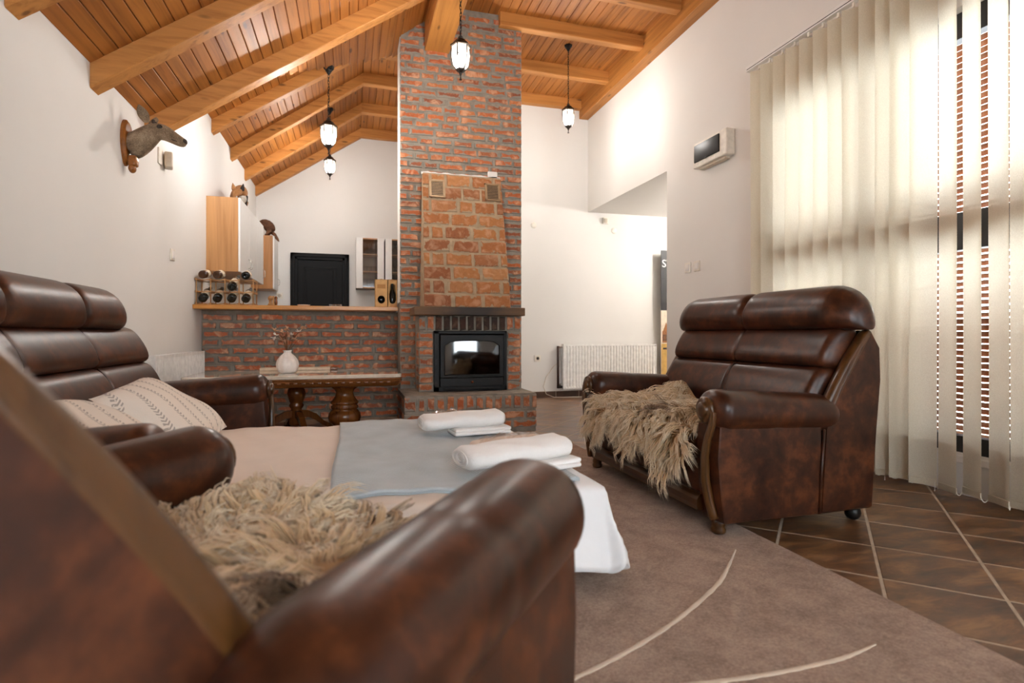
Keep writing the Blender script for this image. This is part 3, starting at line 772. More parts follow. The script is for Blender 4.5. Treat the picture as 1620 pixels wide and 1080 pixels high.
ib.tube(pts, .005, 6).build('glass_bead', 'black_metal', door, True)
mb = MB(); mb.cbox(.755, 1.338, SY - .014, SY + .012, .382, .458, .004); dr = mb.build('ash_drawer', 'cast_iron', st)
MB().lathe((1.045, SY - .013, .42), [(.0, -.016), (.011, -.014), (.011, -.006), (.005, 0)], 12, 'y').build('knob', plain('copper_knob', srgb(150, 84, 52), .35, .7), dr, True)
for xc in (.865, .975, 1.115, 1.25):
    MB().cbox(xc - .022, xc + .022, SY - .0165, SY - .012, .424, .434, .001).build('air_slot', 'black_metal', dr)
mb = MB(); mb.cbox(.78, 1.31, SY - .03, SY - .004, .352, .366, .004); mb.build('rail', 'cast_iron', st)
for zc in (.40, .50, .60, .74):
    MB().cbox(.715, .724, SY - .006, SY + .002, zc - .025, zc + .025, .001).build('hinge_slot', 'black_metal', st)
ash = MB()
for i in range(9):
    ash.ell((.82 + i * .057 + random.uniform(-.02, .02), 5.15 + random.uniform(-.05, .08), .50 + random.uniform(-.02, .02)), (.05, .05, .028), 8, 5)
ash.build('ash_bed', 'ash', st, True, kind='stuff')
MB().box(.72, 1.36, SY + .03, 5.34, .462, .482).build('grate', 'shadow_box', st)

# bar counter top
ct = MB(); ct.cbox(-1.384, .432, 5.60, 6.12, 1.083, 1.122, .005)
tag(ct.build('bar_counter', 'oak_x', None, loc=(-.48, 5.85, 1.083)), 'long oak counter board on the low brick bar wall', 'counter')
CTZ = 1.122
# ================================================================== SEATING
def leather_loft(rings, name, parent, sub=1):
    return MB().loft(rings).build(name, 'leather', parent, True, True, sub=sub)
def make_seat(name, label, cat, loc, rz, W, seats, hw, recl=0.0, front=True, narrow=0.0, cw=None, lift=.0125, trecl=0.0, toff=0.0):
    """front edge at local y=0, back at +y, lateral x, W overall width over the arms"""
    t = thing(name, loc, label, cat, None, rz); AX = W / 2 - .10
    # side panels under the arms
    for s in (-1, 1):
        a, b = s * (AX - .075), s * (AX + .075)
        x0, x1 = min(a, b), max(a, b)
        out = [(.03, .075), (.012, .20), (.0, .34), (.01, .47), (.52, .47), (.52, .075)]
        rings = []
        for q, e in ((0, .012), (.012, 0), (.5, -.006), (.988, 0), (1, .012)):
            x = lin(x0, x1, q) if 0 < q < 1 else (x0 if q == 0 else x1)
            rings.append([(x, lin(p[0], .27, e * 2), lin(p[1], .28, e * 2)) for p in out])
        MB().loft(rings).build('side_panel', 'leather', t, False, True)
        # rolled arm
        rings = []; N = 20; n = 26
        for i in range(n + 1):
            u = i / n; d = lin(-.012, .665, u)
            g = math.sqrt(max(0.0, 1 - max(0, (.045 - d) / .057) ** 2.2)) if d < .045 else 1
            if d > .54: g = math.sqrt(max(.02, 1 - ((d - .54) / .13) ** 2))
            g = max(g, .42) if d < .05 else max(g, .12)
            pinch = 1 - .035 * math.exp(-((d - .30) / .007) ** 2)
            rx = lin(.106, .096, u) * g * pinch; rzv = lin(.094, .084, u) * g * pinch
            cz = lin(.532, .498, u)
            rings.append([(s * AX + p[0], d, cz + p[1]) for p in ell2(0, 0, rx, rzv, N, .92)])
        leather_loft(rings, 'arm', t)
        # carved scroll on the arm front + the trim running down the front edge
        sc = MB(); sc.lathe((s * AX, -.012, .535), [(.0, -.022), (.026, -.021), (.034, -.014), (.030, -.010), (.050, -.008), (.056, 0), (.054, .01)], 18, 'y')
        o = sc.build('arm_scroll', 'trimwood', t, True, True)
        pts = [(s * (AX + .052), -.006, .53), (s * (AX + .050), -.012, .48), (s * (AX + .03), -.018, .42), (s * (AX + .012), -.02, .34), (s * (AX + .006), -.012, .24), (s * (AX + .012), .004, .15), (s * (AX + .022), .02, .085)]
        fine = []
        for i in range(len(pts) - 1):
            for k in range(4): fine.append(tuple(lin(a_, b_, k / 4) for a_, b_ in zip(pts[i], pts[i + 1])))
        fine.append(pts[-1])
        MB().tube(fine, [lin(.013, .022, i / (len(fine) - 1)) for i in range(len(fine))], 8).build('front_trim', 'trimwood', t, True, True)
        MB().tube([(p[0] + s * .013, p[1] - .007, p[2]) for p in fine], .005, 6).build('trim_bead', 'trimwood', t, True, True)
        # seam bead between the arm panel and the back
        MB().tube([(s * (AX + .078), .505, .08), (s * (AX + .079), .515, .25), (s * (AX + .078), .53, .44)], .006, 6).build('seam', 'leather', t, True, True)
        # curved wooden trim along the side of the back
        path = [(.555, .47), (.60, .555), (.655, .65), (.71, .735), (.765, .815), (.81, .875)]
        path = [(d + trecl * max(0, (z - .5)) * 1.2, z) for d, z in path]
        tr = MB(); rings = []
        for i, (d, z) in enumerate(path):
            w_ = [.040, .040, .038, .036, .03, .02][i]
            xx = s * (AX + .062 + toff - narrow * (z - .45))
            rings.append([(xx - s * .05, d - w_ * .75, z + w_ * .45), (xx - s * .01, d - w_ * .9, z + w_ * .55), (xx + s * .012, d - w_ * .6, z + w_ * .35), (xx + s * .006, d - w_ * .2, z + w_ * .1), (xx + s * .016, d, z), (xx + s * .008, d + w_ * .4, z - w_ * .25), (xx - s * .05, d + w_ * .4, z - w_ * .25)])
        tr.loft(rings).build('back_trim', 'trimwood', t, True, True, sub=1)
    # back shell
    out = [(.52, .07), (.80, .075), (.825, .40), (.850, .65), (.845, .80), (.80, .868), (.745, .80), (.69, .715), (.635, .63), (.585, .54), (.545, .44)]
    out = [(d + trecl * max(0, z - .5) * 1.2, z) for d, z in out]
    XS = AX + .074 + toff; rings = []
    for x, e in ((-XS, .03), (-XS + .012, 0), (-XS * .4, 0), (XS * .4, 0), (XS - .012, 0), (XS, .03)):
        rings.append([((x / XS) * (XS - narrow * max(0, p[1] - .45)), lin(p[0], .70, e), lin(p[1], .45, e)) for p in out])
    MB().loft(rings).build('back_shell', 'leather', t, False, True)
    # back cushions and headrest
    iw = W - .30
    seams = [-iw / 2 + iw * k / seats for k in range(1, seats)] if seats > 1 else []
    def row(nm, prof, half, endr, depth_c, pinch, ruche=0.0, zdrop=.75, pw=.010):
        rings = []; cy, cz = depth_c
        xs = set(-half + 2 * half * i / 40 for i in range(41))
        for q in (.01, .03, .06, .1, .16, .25, .36, .5, .7, .85): xs |= {-half + endr * q, half - endr * q}
        for sm in seams:
            xs = {x for x in xs if abs(x - sm) > .06} | {sm + d_ for d_ in (-.055, -.042, -.03, -.02, -.012, -.006, 0, .006, .012, .02, .03, .042, .055)}
        for x in sorted(xs):
            ed = min(x + half, half - x); g = 1.0
            if ed < endr: g = max(0, 1 - (1 - ed / endr) ** 2.6) ** .5
            g = max(g, .03); pn = sum(math.exp(-(abs(x - sm) / pw) ** 1.3) * pinch for sm in seams); ring = []
            for i, (d, z) in enumerate(prof):
                d2 = cy + (d - cy) * g * (1 - pn); z2 = cz + (z - cz) * lin(1, g, zdrop) * (1 - pn * .8)
                if ruche:
                    for sm in seams:
                        q = abs(x - sm); d2 += ruche * math.sin(i * 2.6 + sm * 9) * math.exp(-((q - .022) / .022) ** 2)
                d2 += recl * max(0, z - .5) * 1.2
                ring.append((x, d2, z2))
            rings.append(ring)
        return MB().loft(rings).build(nm, 'leather', t, True, True, sub=1)
    bw = cw if cw else AX + .012
    lower = [(.72, .46), (.60, .42), (.53, .43), (.505, .47), (.508, .53), (.535, .60), (.568, .665), (.598, .698), (.66, .712), (.76, .68)]
    mid = [(.76, .70), (.66, .69), (.605, .703), (.592, .73), (.605, .775), (.635, .828), (.664, .868), (.70, .892), (.80, .90), (.84, .80)]
    row('lower_back_cushion', lower, bw, .055, (.68, .57), .05, 0, .35)
    row('upper_back_cushion', mid, (bw + .01) if not cw else cw, .055, (.72, .79), .05, 0, .35)
    hr = [(.81, .872), (.73, .868), (.672, .872), (.640, .895), (.630, .94), (.640, .99), (.668, 1.04), (.71, 1.075), (.765, 1.087), (.815, 1.065), (.85, 1.01), (.865, .94), (.855, .885)]
    row('headrest', hr, hw, .20, (.775, .872), .13, .005, .85, .018)
    for k, sm in enumerate(seams):
        for pts in ([(.500, .48), (.503, .53), (.531, .60), (.565, .665), (.596, .70)], [(.588, .735), (.601, .775), (.631, .828), (.660, .868)]):
            MB().tube([(sm, d + .013 + recl * max(0, z - .5) * 1.2, z) for d, z in pts], .004, 6).build('seam', 'seam', t, True, True)
    if front:
        sw = iw / seats
        for k in range(seats):
            c = -iw / 2 + sw * (k + .5)
            MB().rbox((c, .295, .36), (sw - .004, .55, .15), .055, 4, 6, (0, .012, .016)).build('seat_cushion', 'leather', t, True, True)
        MB().rbox((0, .075, .25), (W - .34, .09, .22), .02, 2, 6, (0, .012, 0)).build('front_panel', 'leather', t, True, True)
        rl = MB(); rl.prism([(-.004, .095), (.05, .095), (.05, .165), (.012, .165), (.0, .152), (-.008, .14), (-.008, .115)], -W / 2 + .16, W / 2 - .16, 'x').build('front_rail', 'trimwood_x', t, False, True)
    for s in (-1, 1):
        MB().lathe((s * (AX), .055, lift), [(.022, 0), (.030, .006), (.032, .02), (.026, .03), (.030, .038), (.028, .052), (.024, .06), (.024, .08)], 16).build('foot', 'trimwood', t, True, True)
        MB().ell((s * (AX - .01), .78, .036), (.036, .036, .036), 12, 8).build('castor', 'black_plastic', t, True, True)
    return t
make_seat('two_seat_sofa', 'dark brown leather two seat sofa by the vertical blinds with a sheepskin on its seat', 'sofa', (1.43, 2.63, 0), -PI / 2, 1.41, 2, .70)
make_seat('sofa_bed', 'long brown leather sofa along the left wall, pulled out into a bed', 'sofa', (-.475, 2.575, 0), PI / 2, 2.05, 3, .84, front=False, lift=0.0)
make_seat('armchair', 'brown leather armchair close to the camera, seen from behind with fleece on its seat', 'armchair', (0, 1.24, .0125), math.radians(139.8), 1.05, 1, .25, .36, narrow=.13, cw=.24, lift=0.0, toff=-.11)

# ---- sheepskins: a hide with thousands of wool locks
def fur_mesh(name, root, P, Nn, F, L, cidx, seed, curl=.012, rad=.0032, segs=7, sides=3, lift=.35, droop=1.0, K=1):
    r = np.random.default_rng(seed); n = len(P); rep = lambda a: np.repeat(a, K); nt = n // K; PT = np.repeat(P[::K], K, 0); T = np.linspace(0, 1, segs)
    side = np.cross(Nn, F); side /= np.linalg.norm(side, axis=1)[:, None] + 1e-9
    ph = rep(r.uniform(0, 6.28, nt)) + r.normal(0, .25, n); fr = rep(r.uniform(.9, 1.9, nt)); cl = curl * rep(r.uniform(.4, 1.4, nt))
    ctr = np.zeros((n, segs, 3))
    for i, t in enumerate(T):
        out = (F * (t)[..., None] if False else F * t) * L[:, None]
        up = Nn * (lift * math.sin(min(1, t * 1.5) * PI / 2))[..., None] * L[:, None] if False else Nn * (lift * math.sin(t * 2.4)) * L[:, None]
        wob = side * (cl * t * np.sin(ph + t * fr * 6.28))[:, None] + Nn * (cl * .7 * t * np.cos(ph * 1.7 + t * fr * 6.28))[:, None]
        g = np.zeros((n, 3)); g[:, 2] = -droop * .30 * L * t * t
        ctr[:, i] = P + (PT - P) * (.85 * t) + out + up + wob + g
    rr = rad * r.uniform(.6, 1.3, n)
    verts = np.zeros((n, segs, sides, 3), np.float32)
    for j in range(sides):
        q = 2 * PI * j / sides
        off = side * math.cos(q) + Nn * math.sin(q)
        for i, t in enumerate(T):
            w_ = (1 - t ** 1.6) * .95 + .05
            verts[:, i, j] = ctr[:, i] + off * (rr * w_)[:, None]
    V = verts.reshape(-1, 3); base = (np.arange(n) * segs * sides)[:, None, None]
    I, J = np.meshgrid(np.arange(segs - 1), np.arange(sides), indexing='ij')
    a = I * sides + J; b = I * sides + (J + 1) % sides
    quad = np.stack([a, b, b + sides, a + sides], -1).reshape(1, -1, 4)
    Q = (quad + base).reshape(-1, 4).astype(np.int32)
    me = bpy.data.meshes.new(name); me.vertices.add(len(V)); me.vertices.foreach_set('co', V.ravel())
    me.loops.add(Q.size); me.loops.foreach_set('vertex_index', Q.ravel())
    me.polygons.add(len(Q)); me.polygons.foreach_set('loop_start', np.arange(0, Q.size, 4, dtype=np.int32)); me.polygons.foreach_set('loop_total', np.full(len(Q), 4, np.int32))
    me.polygons.foreach_set('use_smooth', np.ones(len(Q), bool)); me.update(calc_edges=True)
    at = me.attributes.new('fur', 'FLOAT_VECTOR', 'POINT')
    tv = np.broadcast_to(T[None, :, None], (n, segs, sides)); cv = np.broadcast_to(cidx[:, None, None], (n, segs, sides)); bv = np.broadcast_to((.6 * rep(r.uniform(0, 1, nt)) + .4 * r.uniform(0, 1, n))[:, None, None], (n, segs, sides))
    at.data.foreach_set('vector', np.stack([tv, cv, bv], -1).astype(np.float32).ravel())
    me.materials.append(M['fur'])
    o = bpy.data.objects.new(name, me); COL.objects.link(o); o.parent = root; o['kind'] = 'stuff'
    return o
def smooth_noise(P, seed, sc):
    r = np.random.default_rng(seed); out = np.zeros(len(P))
    for k in range(7):
        d = r.normal(size=3); d /= np.linalg.norm(d); out += np.sin(P @ d * sc * r.uniform(.6, 1.6) + r.uniform(0, 6.28))
    return .5 + out / 7
def sheepskin(label, loc, rz, surf, nu, nv, seed, L0, density, patchf, flow, rad=.0032, curl=.012, lift=.35):
    """surf(u,v)->point in local coords, u across, v from back to front edge"""
    t = thing('sheepskin', loc, label, 'sheepskin', None, rz)
    mb = MB(); rings = []
    grid = [[Vector(surf(i / nu, j / nv)) for i in range(nu + 1)] for j in range(nv + 1)]
    vs = [p + Vector((0, 0, .004)) for rw in grid for p in rw]; m = nu + 1
    mb.add([tuple(v) for v in vs], [(j * m + i, j * m + i + 1, (j + 1) * m + i + 1, (j + 1) * m + i) for j in range(nv) for i in range(nu)])
    mb.build('hide', 'hide', t, True, True)
    r = np.random.default_rng(seed); K = 9; nt = density // K; n = nt * K
    tu, tv = r.uniform(0, 1, nt), r.uniform(0, 1, nt)
    U = np.clip(np.repeat(tu, K) + r.normal(0, .016, n), 0, 1); Vv = np.clip(np.repeat(tv, K) + r.normal(0, .018, n), 0, 1)
    P = np.zeros((n, 3)); N = np.zeros((n, 3)); F = np.zeros((n, 3))
    for k in range(n):
        u, v = U[k], Vv[k]; p = Vector(surf(u, v)); P[k] = p
        if k % K == 0:
            e = .01; du = Vector(surf(min(u + e, 1), v)) - Vector(surf(max(u - e, 0), v)); dv = Vector(surf(u, min(v + e, 1))) - Vector(surf(u, max(v - e, 0)))
            nn = dv.cross(du); nn.normalize()
            if nn.z < 0 and abs(nn.z) > .3: nn = -nn
            fd = flow(u, v, du.normalized(), dv.normalized())
        N[k] = nn; F[k] = fd
    PT = np.repeat(P[::K], K, 0); tw = smooth_noise(PT, seed + 5, 26); side = np.cross(N, F)
    F = F + side * ((tw - .5) * 2.4)[:, None] + np.repeat(r.normal(0, .30, (nt, 3)), K, 0) + r.normal(0, .05, (n, 3)); F /= np.linalg.norm(F, axis=1)[:, None]
    L = L0 * np.repeat(r.uniform(.7, 1.3, nt), K) * r.uniform(.85, 1.1, n) * (.75 + .5 * smooth_noise(PT, seed + 9, 40))
    c = np.clip(patchf(U, Vv, P) , 0, 1)
    fur_mesh('fur', t, P, N, F, L, c, seed, rad=rad, curl=curl, K=K, lift=lift)
    return t
# on the loveseat: drapes over the seat and hangs down the front
def surf_sofa(u, v):
    x = lin(-.50, .50, u) + .02 * math.sin(v * 9)
    path = [(0, .46, .462), (.45, .13, .458), (.58, .03, .445), (.66, -.02, .41), (1.0, -.035, .30 - .05 * math.sin(u * 17) - .05 * max(0, u - .6))]
    d, z = interp(path, v)
    if v < .3 and u < .55: z += .10 * (1 - v / .3) * math.exp(-((u - .22) / .10) ** 2)
    return (x, d, z + .012 * math.sin(u * 8 + v * 5))
def flow_sofa(u, v, du, dv):
    k = Vector(dv) + Vector(du) * (.5 * (u - .5)); 
    return tuple(k.normalized())
def patch_sofa(U, V, P): return .35 + .42 * np.exp(-((U - .66) / .16) ** 2 - ((V - .5) / .12) ** 2) + .30 * (smooth_noise(P, 77, 16) - .5)
sheepskin('tan shaggy sheepskin draped over the two seat sofa by the blinds', (1.43, 2.63, 0), -PI / 2, surf_sofa, 24, 20, 21, .088, 9000, patch_sofa, flow_sofa, .0030, .014, .30)
def surf_chair(u, v):
    x = lin(-.325, .325, u); d = lin(.50, -.02, v); z = .456 + .012 * math.sin(u * 6) * math.sin(v * 5)
    if v > .88: z -= (v - .88) * .25
    return (x, d, z)
def flow_chair(u, v, du, dv):
    a = Vector(du) * (.9 * (u - .5)) + Vector(dv) * (.9 * (v - .45)) + Vector((.25, 0, 0)); 
    return tuple((a + Vector((1e-4, 0, 0))).normalized())
def patch_chair(U, V, P): return .32 + .55 * np.exp(-((U - .16) / .10) ** 2 - ((V - .30) / .12) ** 2) + .5 * np.exp(-((U - .34) / .13) ** 2 - ((V - .93) / .10) ** 2) + .30 * np.exp(-((U - .62) / .2) ** 2 - ((V - 1.0) / .05) ** 2) + .25 * (smooth_noise(P, 78, 18) - .5)
sheepskin('shaggy cream sheepskin on the seat of the armchair close to the camera', (0, 1.24, .0125), math.radians(139.8), surf_chair, 20, 20, 31, .115, 12600, patch_chair, flow_chair, .0032, .020, .16)
# ================================================================== BED
BX0, BX1, BY0, BY1, BZ = -1.0, .78, 1.70, 3.26, .34
bed = thing('pull_out_bed', (0, 2.48, 0), 'pulled out bed base and mattress in front of the left leather sofa', 'bed')
MB().rbox((-.11, 2.48, .25), (1.74, 1.50, .16), .04, 3, 4).build('mattress', 'sheet_white', bed, True)
MB().cbox(-1.0, .72, 1.78, 3.18, .12, .17, .01).build('bed_frame', 'black_metal', bed)
for y in (1.86, 3.08):
    MB().lathe((.745, y, .0125), [(.014, 0), (.024, .012), (.022, .03), (.016, .045), (.022, .07), (.024, .12), (.028, .165)], 14).build('leg', 'walnut', bed, True)
    MB().lathe((-.6, y, 0), [(.02, 0), (.024, .06), (.024, .125)], 10).build('leg', 'black_metal', bed, True)
MB().tube([(.60, 1.80, .12), (.63, 1.80, .03), (.66, 1.80, .12)], .008, 8).build('hinge_bar', 'chrome', bed, True)
def wob(x, y): return .004 * math.sin(x * 9 + y * 4) + .003 * math.sin(y * 13 - x * 5) + .002 * math.sin(x * 31 + y * 17)
def cloth(fn, nu, nv, th):
    """two-sided cloth with thickness: fn(u,v)->(point, normal)"""
    top = []; bot = []
    for j in range(nv + 1):
        for i in range(nu + 1):
            p, n = fn(i / nu, j / nv); p = Vector(p); n = Vector(n); top.append(tuple(p + n * th)); bot.append(tuple(p))
    m = nu + 1; k = len(top); fs = []
    for j in range(nv):
        for i in range(nu):
            a = j * m + i; fs.append((a, a + 1, a + m + 1, a + m)); fs.append((k + a + m, k + a + m + 1, k + a + 1, k + a))
    for i in range(nu):
        fs.append((i + 1, i, k + i, k + i + 1)); a = nv * m + i; fs.append((a, a + 1, k + a + 1, k + a))
    for j in range(nv):
        a = j * m; fs.append((a, a + m, k + a + m, k + a)); a = j * m + nu; fs.append((a + m, a, k + a, k + a + m))
    return MB().add(top + bot, fs)
# white under-sheet hanging over the foot end and its near corner
def f_under(u, v):
    sy = lin(-.28, (BY1 - BY0) + .28, u); sx = lin(-.50, .28, v)          # arc length past the edges
    dn = max(0, -sy); df = max(0, sy - (BY1 - BY0)); dx = max(0, sx)
    drop = max(dn, df, dx)
    x = BX1 + min(sx, 0) + (.02 + .30 * dx if dx > 0 else 0) + (.02 if dx > 0 else 0) * 0
    y = BY0 + min(max(sy, 0), BY1 - BY0) - (.012 + .12 * dn if dn > 0 else 0) + (.012 + .12 * df if df > 0 else 0)
    h = drop / .30
    x += h * (.020 * math.sin(sy * 19) if dx > 0 else .0); y += h * (.018 * math.sin(sx * 26 + .6) if dn > 0 else 0)
    if dx > 0 and dn > 0: x -= .02 * h; 
    z = .343 - max(0, drop - .012) * .97 + h * (.018 * math.sin(sy * 13 + sx * 21 + 1.0))
    if drop <= 0: z += wob(x, y)
    n = (0, 0, 1) if drop < .01 else ((1, 0, .2) if dx >= dn and dx >= df else (0, -1, .2) if dn > 0 else (0, 1, .2))
    return (x, y, z), n
tag(cloth(f_under, 90, 50, .003).build('white_bed_sheet', 'sheet_white', None, True, loc=(.5, 2.48, .343)), 'plain white sheet hanging over the foot end of the pulled out bed', 'sheet')
def f_sheet(u, v):
    x = lin(-1.02, .46, u)
    path = [(0, BY0 - .065, .14), (.14, BY0 - .045, .30), (.18, BY0 - .022, .335), (.22, BY0 + .03, .346), (.80, BY1 - .03, .346), (.84, BY1 + .012, .335), (1, BY1 + .03, .18)]
    y, z = interp(path, v); top = .22 <= v <= .80
    if v < .16: y += .012 * math.sin(x * 16)
    if not top and v < .2: z += .006 * math.sin(x * 9)
    return (x, y, z + wob(x * 1.3, y) + .0015), ((0, 0, 1) if .2 < v < .82 else (0, -1, .2) if v < .5 else (0, 1, .2))
tag(cloth(f_sheet, 80, 60, .003).build('beige_bed_sheet', 'sheet', None, True, loc=(-.2, 2.48, .346)), 'smooth beige sheet spread over the pulled out bed', 'sheet')
def f_blanket(u, v):
    x = lin(-.065 - .005 * math.sin(v * 7), .735, u); y = lin(1.735 + .012 * math.sin(u * 7), 3.215, v)
    return (x, y, .3590 + wob(x * 1.3, y)), (0, 0, 1)
bl = cloth(f_blanket, 60, 60, .010)
blo = bl.build('blue_blanket', 'blanket', None, True, loc=(.33, 2.47, .352)); tag(blo, 'pale blue grey herringbone blanket folded across the bed', 'blanket')
def f_bl2(u, v):
    x = lin(-.055, .72, u); y = lin(1.745 + .010 * math.sin(u * 7 + .4), 3.205, v); return (x, y, .3515 + wob(x * 1.3, y)), (0, 0, 1)
cloth(f_bl2, 60, 60, .006).build('folded_layer', 'blanket', blo, True)
TZ = .372
def towel_set(ends, label_roll, label_flat, label_pack, pk, group_dir):
    """ends: axis of the roll (x0,y0)->(x1,y1)"""
    a, b = Vector((*ends[0], 0)), Vector((*ends[1], 0)); ax_ = (b - a).normalized(); sd = Vector((-ax_.y, ax_.x, 0)); L = (b - a).length
    # flat folded hand towel under the roll
    c = (a + b) / 2 + ax_ * .05 - sd * .01; ang_ = math.atan2(ax_.y, ax_.x); R = Matrix.Rotation(ang_, 3, 'Z')
    z0 = TZ
    fl = MB()
    c = (a + b) / 2 + ax_ * .075 - sd * .035
    for k in range(2): fl.rbox((c.x + .004 * k, c.y, z0 + .009 + .015 * k), (L * .70, .14 - .012 * k, .017), .0084, 3, 5, (0, 0, .001), R)
    # rounded fold along the far end
    tag(fl.build('folded_towel', 'towel', None, True, loc=(c.x, c.y, z0)), label_flat, 'towel', 'folded towels under the rolls')
    rt = thing('rolled_towel', ((a.x + b.x) / 2, (a.y + b.y) / 2, z0 + .026), label_roll, 'towel', 'rolled towels on the blanket')
    rings = []; n = 22; N = 40
    for i in range(n + 1):
        u = i / n; p = a.lerp(b, u); g = 1 - .25 * max(0, (abs(u - .5) - .46) / .04) ** 2
        ry, rz_ = .082 * g, .036 * g * (1 + .10 * u)
        ring = []
        for (s_, h) in ell2(0, 0, ry, rz_, N, .85):
            ring.append(tuple(p + sd * s_ + Vector((0, 0, z0 + .060 + h + .006 * u + .003 * math.sin(u * 12 + s_ * 60)))))
        rings.append(ring)
    MB().loft(rings).build('roll', 'towel', rt, True)
    # visible spiral edge: hem flap on the near side and end folds
    hem = MB()
    for k, (ss, hh) in enumerate(((-.058, -.012), (-.030, .006), (.02, -.004))):
        pts = [tuple(a - ax_ * .002 + sd * (ss * math.cos(q) * 1.0) + Vector((0, 0, z0 + .060 + (hh * .2 + .026 * (1 - .28 * k)) * math.sin(q)))) for q in [2 * PI * j / 16 for j in range(17)]]
        hem.tube(pts, .0028, 5)
    hem.build('roll_edge', 'towel', rt, True)
    # sealed bag with a beige pair of slippers behind it
    p0 = thing('slipper_packet', (*pk[0], z0), label_pack, 'packet', 'plastic packets beside the towels', math.atan2(pk[1][1] - pk[0][1], pk[1][0] - pk[0][0]))
    Lp = math.hypot(pk[1][0] - pk[0][0], pk[1][1] - pk[0][1])
    for k in range(2):
        MB().rbox((Lp * .5, -.035 + .07 * k, .026), (Lp * .95, .075, .048), .022, 3, 6, (0, 0, .008)).build('slipper', 'towel_beige', p0, True, True)
    vs = []; nu, nv = 26, 14; rr = random.Random(5 + int(pk[0][0] * 100))
    for j in range(nv + 1):
        for i in range(nu + 1):
            u, v = i / nu, j / nv; h = .066 * (1 - (2 * u - 1) ** 4) * (1 - (2 * v - 1) ** 4)
            vs.append((Lp * (u * 1.06 - .03), -.10 + .20 * v, .004 + h + .007 * math.sin(u * 23 + v * 9) * math.sin(v * 17 - u * 6) + rr.uniform(-.003, .003)))
    m = nu + 1
    MB().add(vs, [(j * m + i, j * m + i + 1, (j + 1) * m + i + 1, (j + 1) * m + i) for j in range(nv) for i in range(nu)]).build('plastic_bag', 'plastic_film', p0, False, True)
towel_set(((.312, 2.66), (.715, 2.705)), 'rolled white towel on the blanket, the one nearer the fireplace', 'folded white towel under the roll nearer the fireplace', 'clear plastic packet behind the towel roll nearer the fireplace', ((.37, 2.92), (.62, 3.0)), 1)
towel_set(((.35, 1.86), (.76, 1.965)), 'rolled white towel on the blanket, close behind the armchair arm', 'folded white towel under the roll close to the armchair arm', 'clear plastic packet with beige slippers behind the towel roll near the armchair', ((.455, 2.15), (.80, 2.235)), 1)
# pillows leaning on the sofa back
def pillow(loc, rot, size, label, seed):
    r = random.Random(seed); W_, H_, T_ = size; vs = []; n = 22; rings_t = []; mb = MB()
    def pt(u, v, s):
        a, b = abs(2 * u - 1), abs(2 * v - 1)
        edge = (1 - a ** 3.2) * (1 - b ** 3.2); t = T_ / 2 * max(edge, 0) ** .55
        x = (u - .5) * W_ * (1 - .10 * (1 - b * b) * a * 0 - .06 * b * 0); y = (v - .5) * H_
        pin = 1 - .07 * ((1 - b * b) * a ** 6); pin2 = 1 - .07 * ((1 - a * a) * b ** 6)
        return (x * pin, y * pin2, s * t + .008 * math.sin(u * 9 + seed) * math.sin(v * 7 + seed * 2) * edge)
    top = [pt(i / n, j / n, 1) for j in range(n + 1) for i in range(n + 1)]; bot = [pt(i / n, j / n, -1) for j in range(n + 1) for i in range(n + 1)]
    m = n + 1; k = len(top); fs = []
    for j in range(n):
        for i in range(n):
            a = j * m + i; fs.append((a, a + 1, a + m + 1, a + m)); fs.append((k + a + m, k + a + m + 1, k + a + 1, k + a))
    for i in range(n):
        fs += [(i + 1, i, k + i, k + i + 1), (n * m + i, n * m + i + 1, k + n * m + i + 1, k + n * m + i), (i * m, (i + 1) * m, k + (i + 1) * m, k + i * m), ((i + 1) * m + n, i * m + n, k + i * m + n, k + (i + 1) * m + n)]
    mb.add(top + bot, fs); o = mb.build('pillow', 'pillow', None, True, True); o.location = loc; o.rotation_euler = rot
    return tag(o, label, 'pillow', 'printed pillows on the sofa bed')
pillow((-.80, 2.83, .49), (math.radians(4), math.radians(34), math.radians(4)), (.46, .60, .17), 'cream printed pillow nearer the brick bar, leaning on the sofa back', 1)
pillow((-.86, 2.24, .485), (math.radians(-3), math.radians(30), math.radians(-5)), (.46, .62, .16), 'cream printed pillow further from the brick bar, partly behind the armchair arm', 4)

# ================================================================== RUG
rug = MB(); rug.cbox(-.35, 1.635, .12, 4.02, 0.0005, .012, .004)
ro = rug.build('rug', 'rug', None, loc=(.3, 2.0, .0)); tag(ro, 'large plain brown rug with thin cream curved lines on the tiled floor', 'rug')
def rug_line(pts):
    P = [Vector((p[0], p[1], 0)) for p in pts]; fine = []
    for i in range(len(P) - 1):
        p0, p1, p2, p3 = P[max(i - 1, 0)], P[i], P[i + 1], P[min(i + 2, len(P) - 1)]
        for k in range(8):
            t = k / 8; fine.append(.5 * ((2 * p1) + (p2 - p0) * t + (2 * p0 - 5 * p1 + 4 * p2 - p3) * t * t + (3 * p1 - p0 - 3 * p2 + p3) * t ** 3))
    fine.append(P[-1]); rings = []
    for i, p in enumerate(fine):
        d = (fine[min(i + 1, len(fine) - 1)] - fine[max(i - 1, 0)]).normalized(); s_ = Vector((-d.y, d.x, 0)); u = i / (len(fine) - 1)
        w_ = .009 * min(1, .3 + 3 * min(u, 1 - u)) * (1 + .15 * math.sin(i * 2.3))
        rings.append([tuple(p + s_ * w_ + Vector((0, 0, .0115))), tuple(p + s_ * w_ * .6 + Vector((0, 0, .0145))), tuple(p - s_ * w_ * .6 + Vector((0, 0, .0145))), tuple(p - s_ * w_ + Vector((0, 0, .0115)))])
    MB().loft(rings).build('cream_line', 'rug_line', ro, True)
rug_line([(1.435, 1.85), (1.287, 1.706), (1.151, 1.591), (.88, 1.422), (.625, 1.304), (.40, 1.235), (.15, 1.20)])
rug_line([(1.36, 1.18), (1.25, 1.158), (1.153, 1.15), (.961, 1.150), (.75, 1.17), (.5, 1.21)])

